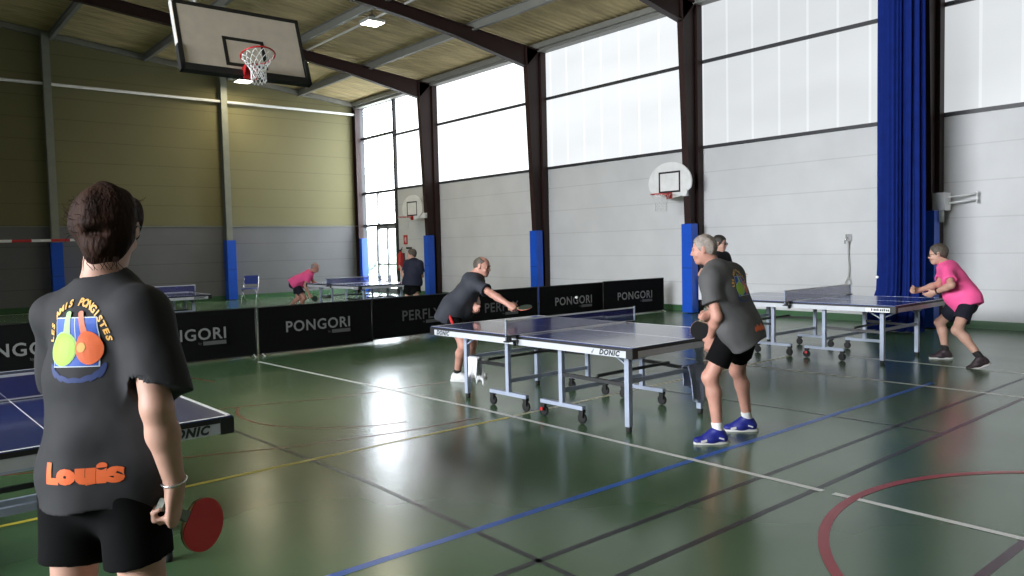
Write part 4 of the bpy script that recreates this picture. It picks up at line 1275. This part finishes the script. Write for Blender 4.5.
def club_print(shirt, base, origin, ux, uy, k=1.0, text=True):
    """two crossed bats on a blue field under an arc of lettering"""
    sc = lambda g: ([(v[0] * k, v[1] * k) for v in g[0]], g[1])
    W, Hh = .088, .088
    S = []
    for i in range(7):
        a = PI * (1.12 + .76 * i / 6)
        S.append(('p_brush', .0020, *sc(oval(.11 * math.cos(a) * .95, -.085 + .055 * math.sin(a), .030, .010, 14, a + PI / 2))))
    S.append(('p_white', .0028, *sc(poly((-W - .004, -Hh - .004), (W + .004, -Hh - .004), (W + .004, Hh + .004), (-W - .004, Hh + .004)))))
    S.append(('p_blue', .0036, *sc(poly((-W, -Hh), (W, -Hh), (W, Hh), (-W, Hh)))))
    S.append(('p_white', .0040, *sc(poly((.004, -.01), (.007, -.01), (.007, Hh), (.004, Hh)))))
    S.append(('p_palegreen', .0046, *sc(poly((-.050, .02), (-.016, .02), (-.013, .105), (-.035, .105)))))
    S.append(('p_palegreen', .0046, *sc(oval(-.024, .106, .0115, .009))))
    S.append(('p_palegreen', .0050, *sc(oval(-.045, -.024, .060, .064))))
    S.append(('p_green', .0056, *sc(oval(-.045, -.026, .055, .060))))
    S.append(('p_red', .0046, *sc(poly((.030, .02), (.056, .02), (.038, .105), (.018, .105)))))
    S.append(('p_red', .0046, *sc(oval(.028, .106, .0105, .009))))
    S.append(('p_orange', .0052, *sc(oval(.056, -.022, .046, .062, 28, .12))))
    S.append(('p_yellow', .0062, *sc(oval(.030, -.020, .015, .018))))
    if text:
        tv, tf = arc_text('LES AMIS PONGISTES', .037, .133, PI / 2, PI * 1.04, .0016)
        tv = [(v[0] * .93, v[1] * 1.05 + .008) for v in tv]
        S.append(('p_yellow', .0040, *sc((tv, tf))))
    return print_mesh('shirt_print', shirt, base, origin, ux, uy, S, shirt)

def racket(grip, a, nr, label, face='rub_red', back='rub_black', handle='grip', s=1.0):
    """bat: a runs from the handle to the blade, nr is the normal of the side called face"""
    a = nrm(a); nr = np.array(nr, float); nr = nrm(nr - a * (nr @ a)); b = np.cross(a, nr)
    t = thing('table_tennis_racket', label, 'racket', tuple(grip))
    t.rotation_euler = Matrix(((b[0], a[0], nr[0]), (b[1], a[1], nr[1]), (b[2], a[2], nr[2]))).to_euler()
    ol = []
    for k in range(40):
        q = 2 * PI * k / 40; ol.append((.0755 * math.cos(q) * s, (.130 + .080 * math.sin(q)) * s))
    bm = bmesh.new(); prism(bm, [(x, y, 0) for x, y in ol], (0, 0, -.003), (0, 0, .003)); obj('blade', bm, M['wood'], t)
    ol2 = [(x, max(y, .062 * s)) for x, y in ol]
    bm = bmesh.new(); prism(bm, [(x, y, 0) for x, y in ol2], (0, 0, .003), (0, 0, .0068)); obj('rubber_sheet', bm, M[face], t)
    bm = bmesh.new(); prism(bm, [(x, y, 0) for x, y in ol2], (0, 0, -.0068), (0, 0, -.003)); obj('rubber_sheet', bm, M[back], t)
    bm = bmesh.new()
    prism(bm, [(-.017, -.058, 0), (.017, -.058, 0), (.0135, -.02, 0), (.013, .03, 0), (.017, .058, 0), (-.017, .058, 0), (-.013, .03, 0), (-.0135, -.02, 0)], (0, 0, -.0115), (0, 0, .0115))
    obj('handle', bm, M[handle], t, bevel=.004)
    return t

def grip_point(J, q, d, t, s=1.0, along=.068, out=.024):
    D, T, N = hand_axes(d, t, q == 'R'); return J['w' + q] + (D * along + N * out) * s, D, T, N

FIST = (1.15, 1.35, 1.0); LOOSE = (.35, .5, .4)

# ---------- foreground player, seen from behind
J = dict(C=(0.547, 2.552, 1.520), P=(0.512, 2.525, 0.960), H=(0.577, 2.590, 1.665), sL=(0.428, 2.678, 1.395), sR=(0.606, 2.372, 1.408), eL=(0.500, 2.850, 1.140), eR=(0.612, 2.296, 1.155), wL=(0.56, 2.95, 1.00), wR=(0.662, 2.338, 0.915),
         hL=(0.456, 2.600, 0.925), hR=(0.568, 2.450, 0.930), kL=(0.432, 2.601, 0.504), kR=(0.590, 2.404, 0.511), aL=(0.405, 2.620, 0.088), aR=(0.586, 2.390, 0.092))
dR, tR = (-.048, .102, -.971), (.495, .760, -.397)
root, D = person('person seen from behind in a charcoal jersey with orange lettering, holding a red racket', J, (.50, .85, -.16), dict(
    h=.0055, shirt='shirt_grey', shorts='shorts', sock='sock_white', shoe='shoe_blue', hem_r=.184, hip_r=.112, girth=.94, arm=1.02, sleeve_w=1.08, seed=3, fold=.017, hem=.125, sleeve=.80, shorts_len=.58,
    footL=(.75, .65, 0), footR=(.85, .5, 0), handL=dict(d=(.8, .5, .1), t=(-.2, .3, .9), curl=LOOSE), handR=dict(s=1.10, d=dR, t=tR, curl=FIST, index=(.55, .5, .3), thumb=.6)))
# hair: tied back loosely, with a hollow under the tied roll and loose strands
c = D['J']['H']; f, u, r = D['hf'], D['hu'], D['hr']; bs = D['base']
H = Field()
fc = [(c + f * .060 + u * .03, nrm(f - u * .45)), (c - u * .070, nrm(-u + f * 1.1))]
for q in (-1, 1):
    H.el(c + u * .038 - f * .012 + r * q * .020, (r, f, u), (.071, .108, .091), .03, cut=fc)
H.el(c - u * .022 - f * .046, (r, f, u), (.078, .066, .070), .04, cut=[(c + f * .01, nrm(f))])
H.el(c - u * .076 - f * .056, (r, f, u), (.050, .036, .050), .035)
for q in (-1, 1):
    H.el(c + r * q * .092 + f * .008 - u * .012, (r, f, u), (.024, .028, .036), .012, op='s')
H.el(c - u * .004 - f * .108, (nrm(r + u * .10), f, u), (.052, .026, .018), .010)
H.el(c - u * .036 - f * .122, (nrm(r + u * .06), f, u), (.046, .024, .013), .008, op='s')
H.el(c - u * .066 - f * .094, (r, f, u), (.044, .022, .032), .014)
hair = skin_obj('hair', H, .004, M['hair_brown'], root, bs, disp=folds(8, .0045, u, 70.))
bm = bmesh.new(); rnd = random.Random(11)
for k in range(70):
    a = rnd.uniform(-1.5, 1.5); zz = rnd.uniform(-.05, .06)
    p0 = c + r * .088 * math.sin(a) - f * (.014 + .105 * math.cos(a)) + u * (zz + .02)
    out = nrm(r * math.sin(a) - f * math.cos(a) * .7)
    L = rnd.uniform(.012, .036); dn = rnd.uniform(-.7, .6)
    pts = [p0 - out * .006, p0 + out * L * .35 + u * L * .3 * dn, p0 + out * L * .65 + u * L * dn, p0 + out * L * .8 + u * L * dn * 1.8]
    tube(bm, [Vector(p - bs) for p in pts], .0009, 4, r1=.0004)
for k in range(16):
    x = rnd.uniform(-.05, .06); p0 = c + r * x - f * .085 - u * .10
    tube(bm, [Vector(q - bs) for q in (p0, p0 - u * .02 - f * .008, p0 - u * .04 + r * rnd.uniform(-.02, .02) - f * .004)], .0014, 4, r1=.0006)
obj('loose_strand', bm, M['hair_brown'], hair)['kind'] = 'stuff'
glasses(root, D, 'glass_dark', lens=False)
# bracelet
w = np.array(J['wR']); ax_ = nrm(np.array(J['wR']) - np.array(J['eR'])); _, s1, s2 = frame_of(Vector(ax_))
bm = bmesh.new(); tube(bm, [Vector(w - ax_ * .012 - bs) + (s1 * math.cos(a) + s2 * math.sin(a)) * .0335 for a in [2 * PI * k / 24 for k in range(24)]], .0045, 8, closed=True)
obj('bracelet', bm, M['silver'], root)
rt = D['sh']; upv = D['up']; ux = rt; uy = nrm(upv - rt * (upv @ rt))
org = D['chest'] + uy * .100 + rt * .040
club_print(D['shirt'], bs, org, ux, uy, .76)
tv, tf = text_geo('Louis', .070, bold=.0065, space=1.14)
print_mesh('name_lettering', D['shirt'], bs, J['P'] + uy * .004 + rt * .055, ux, uy, [('p_orange', .003, [(v.x * 1.18, v.y) for v in tv], tf)], D['shirt'])
g0, Dh, Th, Nh = grip_point(D['J'], 'R', dR, tR)
racket(g0 + np.array((.706, .390, -.588)) * .020 + np.array((.008, -.006, -.006)), (.706, .390, -.588), (.481, -.874, .0), 'racket with a red face held low by the foreground player', face='rub_red', back='rub_black', s=1.06)

# ---------- grey haired player at the near end of the middle table
J = dict(C=(5.125, 3.617, 1.375), P=(5.228, 3.470, 0.900), H=(5.054, 3.686, 1.518), sL=(4.950, 3.562, 1.290), sR=(5.310, 3.604, 1.300), eL=(4.933, 3.483, 1.010), eR=(5.284, 3.676, 1.023), wL=(5.057, 3.627, 0.840), wR=(5.375, 3.835, 0.995),
         hL=(5.132, 3.484, 0.890), hR=(5.316, 3.462, 0.880), kL=(5.030, 3.619, 0.523), kR=(5.465, 3.662, 0.524), aL=(5.065, 3.575, 0.098), aR=(5.575, 3.643, 0.098))
root, D = person('grey haired person in grey jersey and blue shoes crouching at the table end', J, (-.54, .83, -.10), dict(
    hs=.89, h=.0075, shirt='shirt_mid', shorts='shorts', sock='sock_white', sock_h=.075, shoe='shoe_blue', flash=True, skin='skin_red', girth=.90, hem_r=.146, hip_r=.112, sleeve_w=.94, belly=.01, seed=6, fold=.016, hem=.115, sleeve=.54, shorts_len=.70,
    footL=(-.78, .62, 0), footR=(-.70, .71, 0), handL=dict(d=(.12, .30, -.9), t=(-.2, .8, .3), curl=LOOSE), handR=dict(d=(-.75, .45, -.35), t=(-.1, .25, -.95), curl=FIST)))
hair_short(root, D, 'hair_grey', top=.010, front=.050, low=-.050)
brows(root, D, 'hair_grey')
rt = D['sh']; uy = nrm(D['up'] - rt * (D['up'] @ rt))
club_print(D['shirt'], D['base'], D['chest'] + uy * .055 + rt * .02, rt, uy, .86)
bm_s = []
for k in range(5):
    bm_s.append(('p_orange', .004, *oval(-.052 + .026 * k, .004 * ((k % 2) * 2 - 1), .014, .021 + .005 * (k % 2), 14)))
print_mesh('name_lettering', D['shirt'], D['base'], J['P'] + uy * -.035 + rt * .0, rt, uy, bm_s, D['shirt'])
g0, Dh, Th, Nh = grip_point(D['J'], 'R', (-.75, .45, -.35), (-.1, .25, -.95))
racket(g0, (-.20, .22, -.95), (-.70, -.68, -.05), 'black faced racket held in front by the grey haired player', face='rub_black', back='rub_red')

# ---------- leaning player behind the far end of the middle table
J = dict(C=(5.492, 7.301, 1.244), P=(5.319, 7.475, 0.825), H=(5.592, 7.212, 1.345), sR=(5.443, 7.135, 1.153), sL=(5.600, 7.430, 1.190), eR=(5.459, 6.871, 1.042), wR=(5.504, 6.647, 0.935), eL=(5.643, 7.407, 0.912), wL=(5.473, 7.218, 0.900),
         hR=(5.254, 7.395, 0.810), hL=(5.406, 7.520, 0.805), kR=(5.270, 7.191, 0.450), kL=(5.480, 7.309, 0.441), aR=(5.314, 7.393, 0.095), aL=(5.593, 7.485, 0.095))
wdir = nrm(np.array(J['wR']) - np.array(J['eR']))
root, D = person('balding person in a dark slate jersey leaning over the table with one arm stretched out', J, (.45, -.88, -.14), dict(
    hs=.95, h=.0095, shirt='shirt_navy', shorts='shorts', sock='sock_black', shoe='shoe_white', skin='skin_red', girth=.98, hem_r=.158, hip_r=.114, belly=.02, seed=9, fold=.014, hem=.13, sleeve=.62, shorts_len=.75,
    footR=(.5, -.85, 0), footL=(.7, -.7, 0), handR=dict(d=wdir, t=(.7, -.1, .6), curl=FIST), handL=dict(d=(-.2, -.6, -.7), t=(.5, -.6, .4), curl=(.6, .8, .6))))
hair_short(root, D, 'hair_mid', top=.005, front=.020, low=-.045, bald=(.115, .045, .075, .085, .050))
brows(root, D, 'hair_mid')
bm_s = [('p_orange', .004, *oval(0, 0, .016, .03, 14)), ('p_white', .004, *oval(.02, .05, .01, .04, 14))]
rt = D['sh']; uy = nrm(D['up'] - rt * (D['up'] @ rt))
club_print(D['shirt'], D['base'], D['chest'] + uy * .05 - rt * .085, rt, uy, .62, text=True)
bm = bmesh.new(); hp_ = D['hp']; up_ = D['up']
a0 = np.array(J['hR']) + hp_ * .108; k0 = np.array(J['kR']) + hp_ * .095
for off in (.0,):
    bar(bm, Vector(a0 - D['base']), Vector(a0 * .45 + k0 * .55 - D['base']), .012, .035)
obj('shorts_stripe', bm, M['red'], root)
g0, Dh, Th, Nh = grip_point(D['J'], 'R', wdir, (.7, -.1, .6))
racket(g0 + np.array(wdir) * .01, (.58, -.80, .08), (-.35, .05, .9), 'racket with a dark green face at the end of the outstretched arm', face='rub_green', back='rub_red', handle='wood')

# ---------- pink player at the near end of the right table
J = dict(C=(10.408, 3.931, 1.225), P=(10.400, 3.714, 0.790), H=(10.345, 4.012, 1.355), sL=(10.248, 3.856, 1.150), sR=(10.571, 4.004, 1.148), eL=(10.060, 3.746, 0.987), eR=(10.345, 4.006, 0.976), wL=(10.146, 3.954, 0.894), wR=(10.176, 4.171, 0.905),
         hL=(10.325, 3.649, 0.775), hR=(10.485, 3.770, 0.770), kL=(10.106, 3.696, 0.440), kR=(10.590, 4.078, 0.470), aL=(10.145, 3.445, 0.118), aR=(10.637, 4.023, 0.095))
root, D = person('person in a pink jersey and glasses stepping forward at the right table end', J, (-.36, .93, -.10), dict(
    h=.009, shirt='shirt_pink', shorts='shorts_navy', sock='sock_black', sock_h=.10, shoe='shoe_dark', lace='rub_red', skin='skin', girth=.96, hem_r=.162, hip_r=.112, belly=.015, seed=12, fold=.013, hem=.095, sleeve=.66, shorts_len=.66,
    footR=(-.55, .83, 0), footL=(-.62, .70, -.30), liftL=1, handL=dict(d=(-.15, .75, -.35), t=(-.5, .2, .8), curl=(.4, .6, .5)), handR=dict(d=(-.7, .5, -.05), t=(.2, .5, .8), curl=FIST)))
hair_short(root, D, 'hair_mid', top=.010, front=.050, low=-.055)
glasses(root, D)
w = np.array(J['wL']); ax_ = nrm(w - np.array(J['eL'])); _, s1, s2 = frame_of(Vector(ax_))
bm = bmesh.new(); tube(bm, [Vector(w - ax_ * .03 - D['base']) + (s1 * math.cos(a) + s2 * math.sin(a)) * .034 for a in [2 * PI * k / 20 for k in range(20)]], .010, 8, closed=True); obj('wristband', bm, M['black'], root)
g0, Dh, Th, Nh = grip_point(D['J'], 'R', (-.7, .5, -.05), (.2, .5, .8))
racket(g0, (.95, .12, .10), (-.28, -.1, 1), 'dark racket held over the right table by the pink player', face='rub_black', back='rub_black', handle='wood')

# ---------- dark haired player behind the right table, half hidden
def local(base, f, L):
    f = np.array((f[0], f[1], 0.)); f /= np.linalg.norm(f); r = np.array((f[1], -f[0], 0.))
    return {k: np.array((base[0], base[1], 0.)) + r * v[0] + f * v[1] + np.array((0, 0, v[2])) for k, v in L.items()}
J = local((10.175, 7.255), (-.10, -1), dict(C=(0, .10, 1.395), P=(0, 0, .93), H=(0, .15, 1.545), sL=(-.18, .10, 1.33), sR=(.18, .10, 1.33), eL=(-.25, .16, 1.08), eR=(.34, .06, 1.08), wL=(-.12, .36, 1.02), wR=(.385, .22, 1.20),
          hL=(-.095, 0, .91), hR=(.095, 0, .91), kL=(-.13, .08, .50), kR=(.14, .08, .50), aL=(-.17, 0, .095), aR=(.18, 0, .095)))
root, D = person('dark haired person in black with glasses, half hidden behind the grey haired player', J, (.22, -.97, -.06), dict(
    h=.010, shirt='shirt_black', shorts='shorts', sock='sock_white', shoe='shoe_dark', seed=15, girth=1.0, footL=(.1, -1, 0), footR=(-.2, -1, 0),
    handL=dict(d=(.6, -.7, .2), t=(.2, -.3, .9), curl=LOOSE), handR=dict(d=(.1, -.5, .8), t=(.6, -.5, -.3), curl=FIST)))
hair_short(root, D, 'hair_dark', top=.012, front=.060, low=-.045)
glasses(root, D); brows(root, D, 'hair_dark')
g0, Dh, Th, Nh = grip_point(D['J'], 'R', (.1, -.5, .8), (.6, -.5, -.3))
racket(g0, (.35, -.15, .70), (-.5, -.8, .2), 'black racket raised beside the dark haired person in black', face='rub_black', back='rub_black')

# ---------- bald pink player in the far area
J = dict(C=(8.859, 18.680, 1.036), P=(8.543, 18.908, 0.760), H=(8.965, 18.615, 1.130), sR=(8.755, 18.550, 0.934), sL=(8.909, 18.863, 0.990), eR=(8.640, 18.560, 0.690), wR=(8.706, 18.485, 0.471), eL=(9.015, 18.835, 0.727), wL=(9.080, 18.600, 0.711),
         hR=(8.496, 18.832, 0.730), hL=(8.579, 18.995, 0.740), kR=(8.640, 18.640, 0.370), kL=(8.640, 18.953, 0.360), aR=(8.653, 18.880, 0.095), aL=(8.480, 19.230, 0.10))
root, D = person('bald person in a pink jersey bending low at the far table', J, (.80, -.50, -.40), dict(
    h=.012, shirt='shirt_pink', shorts='shorts_navy', sock='sock_white', shoe='shoe_white', skin='skin_red', seed=18, belly=.02, sleeve=.6, shorts_len=.7, footR=(.6, -.8, 0), footL=(.6, -.8, 0),
    handR=dict(d=(.2, -.3, -.9), t=(.7, -.5, .2), curl=FIST), handL=dict(d=(.3, -.8, -.2), t=(.3, .2, .9), curl=LOOSE)))
hair_short(root, D, 'hair_grey', top=.004, front=.0, low=-.045, bald=(.11, .02, .085, .11, .07))
g0, Dh, Th, Nh = grip_point(D['J'], 'R', (.2, -.3, -.9), (.7, -.5, .2))
racket(g0, (.55, -.35, -.35), (-.4, -.8, .3), 'dark green racket held low by the bald pink shirted player', face='rub_green', back='rub_black')
ball((9.02, 18.42, .56), 'white ball beside the low hand of the bald pink shirted player')

# ---------- night-blue player in the far area, back to the camera
J = dict(C=(9.715, 15.101, 1.300), P=(9.669, 15.115, 0.830), H=(9.690, 15.141, 1.437), sR=(9.790, 14.925, 1.215), sL=(9.630, 15.275, 1.225), eR=(9.845, 14.968, 0.935), wR=(9.830, 15.180, 0.790), eL=(9.560, 15.325, 0.955), wL=(9.620, 15.500, 1.120),
         hR=(9.717, 15.035, 0.790), hL=(9.623, 15.191, 0.785), kR=(9.770, 15.120, 0.400), kL=(9.654, 15.319, 0.400), aR=(9.700, 14.950, 0.095), aL=(9.560, 15.180, 0.095))
root, D = person('person in a night-blue jersey standing with back turned at the far table', J, (-.72, .69, -.05), dict(
    h=.012, shirt='shirt_blue', shorts='shorts', sock='sock_white', shoe='shoe_dark', seed=21, girth=1.1, sleeve=.75, footR=(.2, 1, 0), footL=(0, 1, 0),
    handR=dict(d=(-.1, .8, -.4), t=(-.3, .3, .8), curl=FIST), handL=dict(d=(.1, .7, .6), t=(.6, .3, -.3), curl=FIST)))
hair_short(root, D, 'hair_mid', top=.010, front=.050, low=-.055)
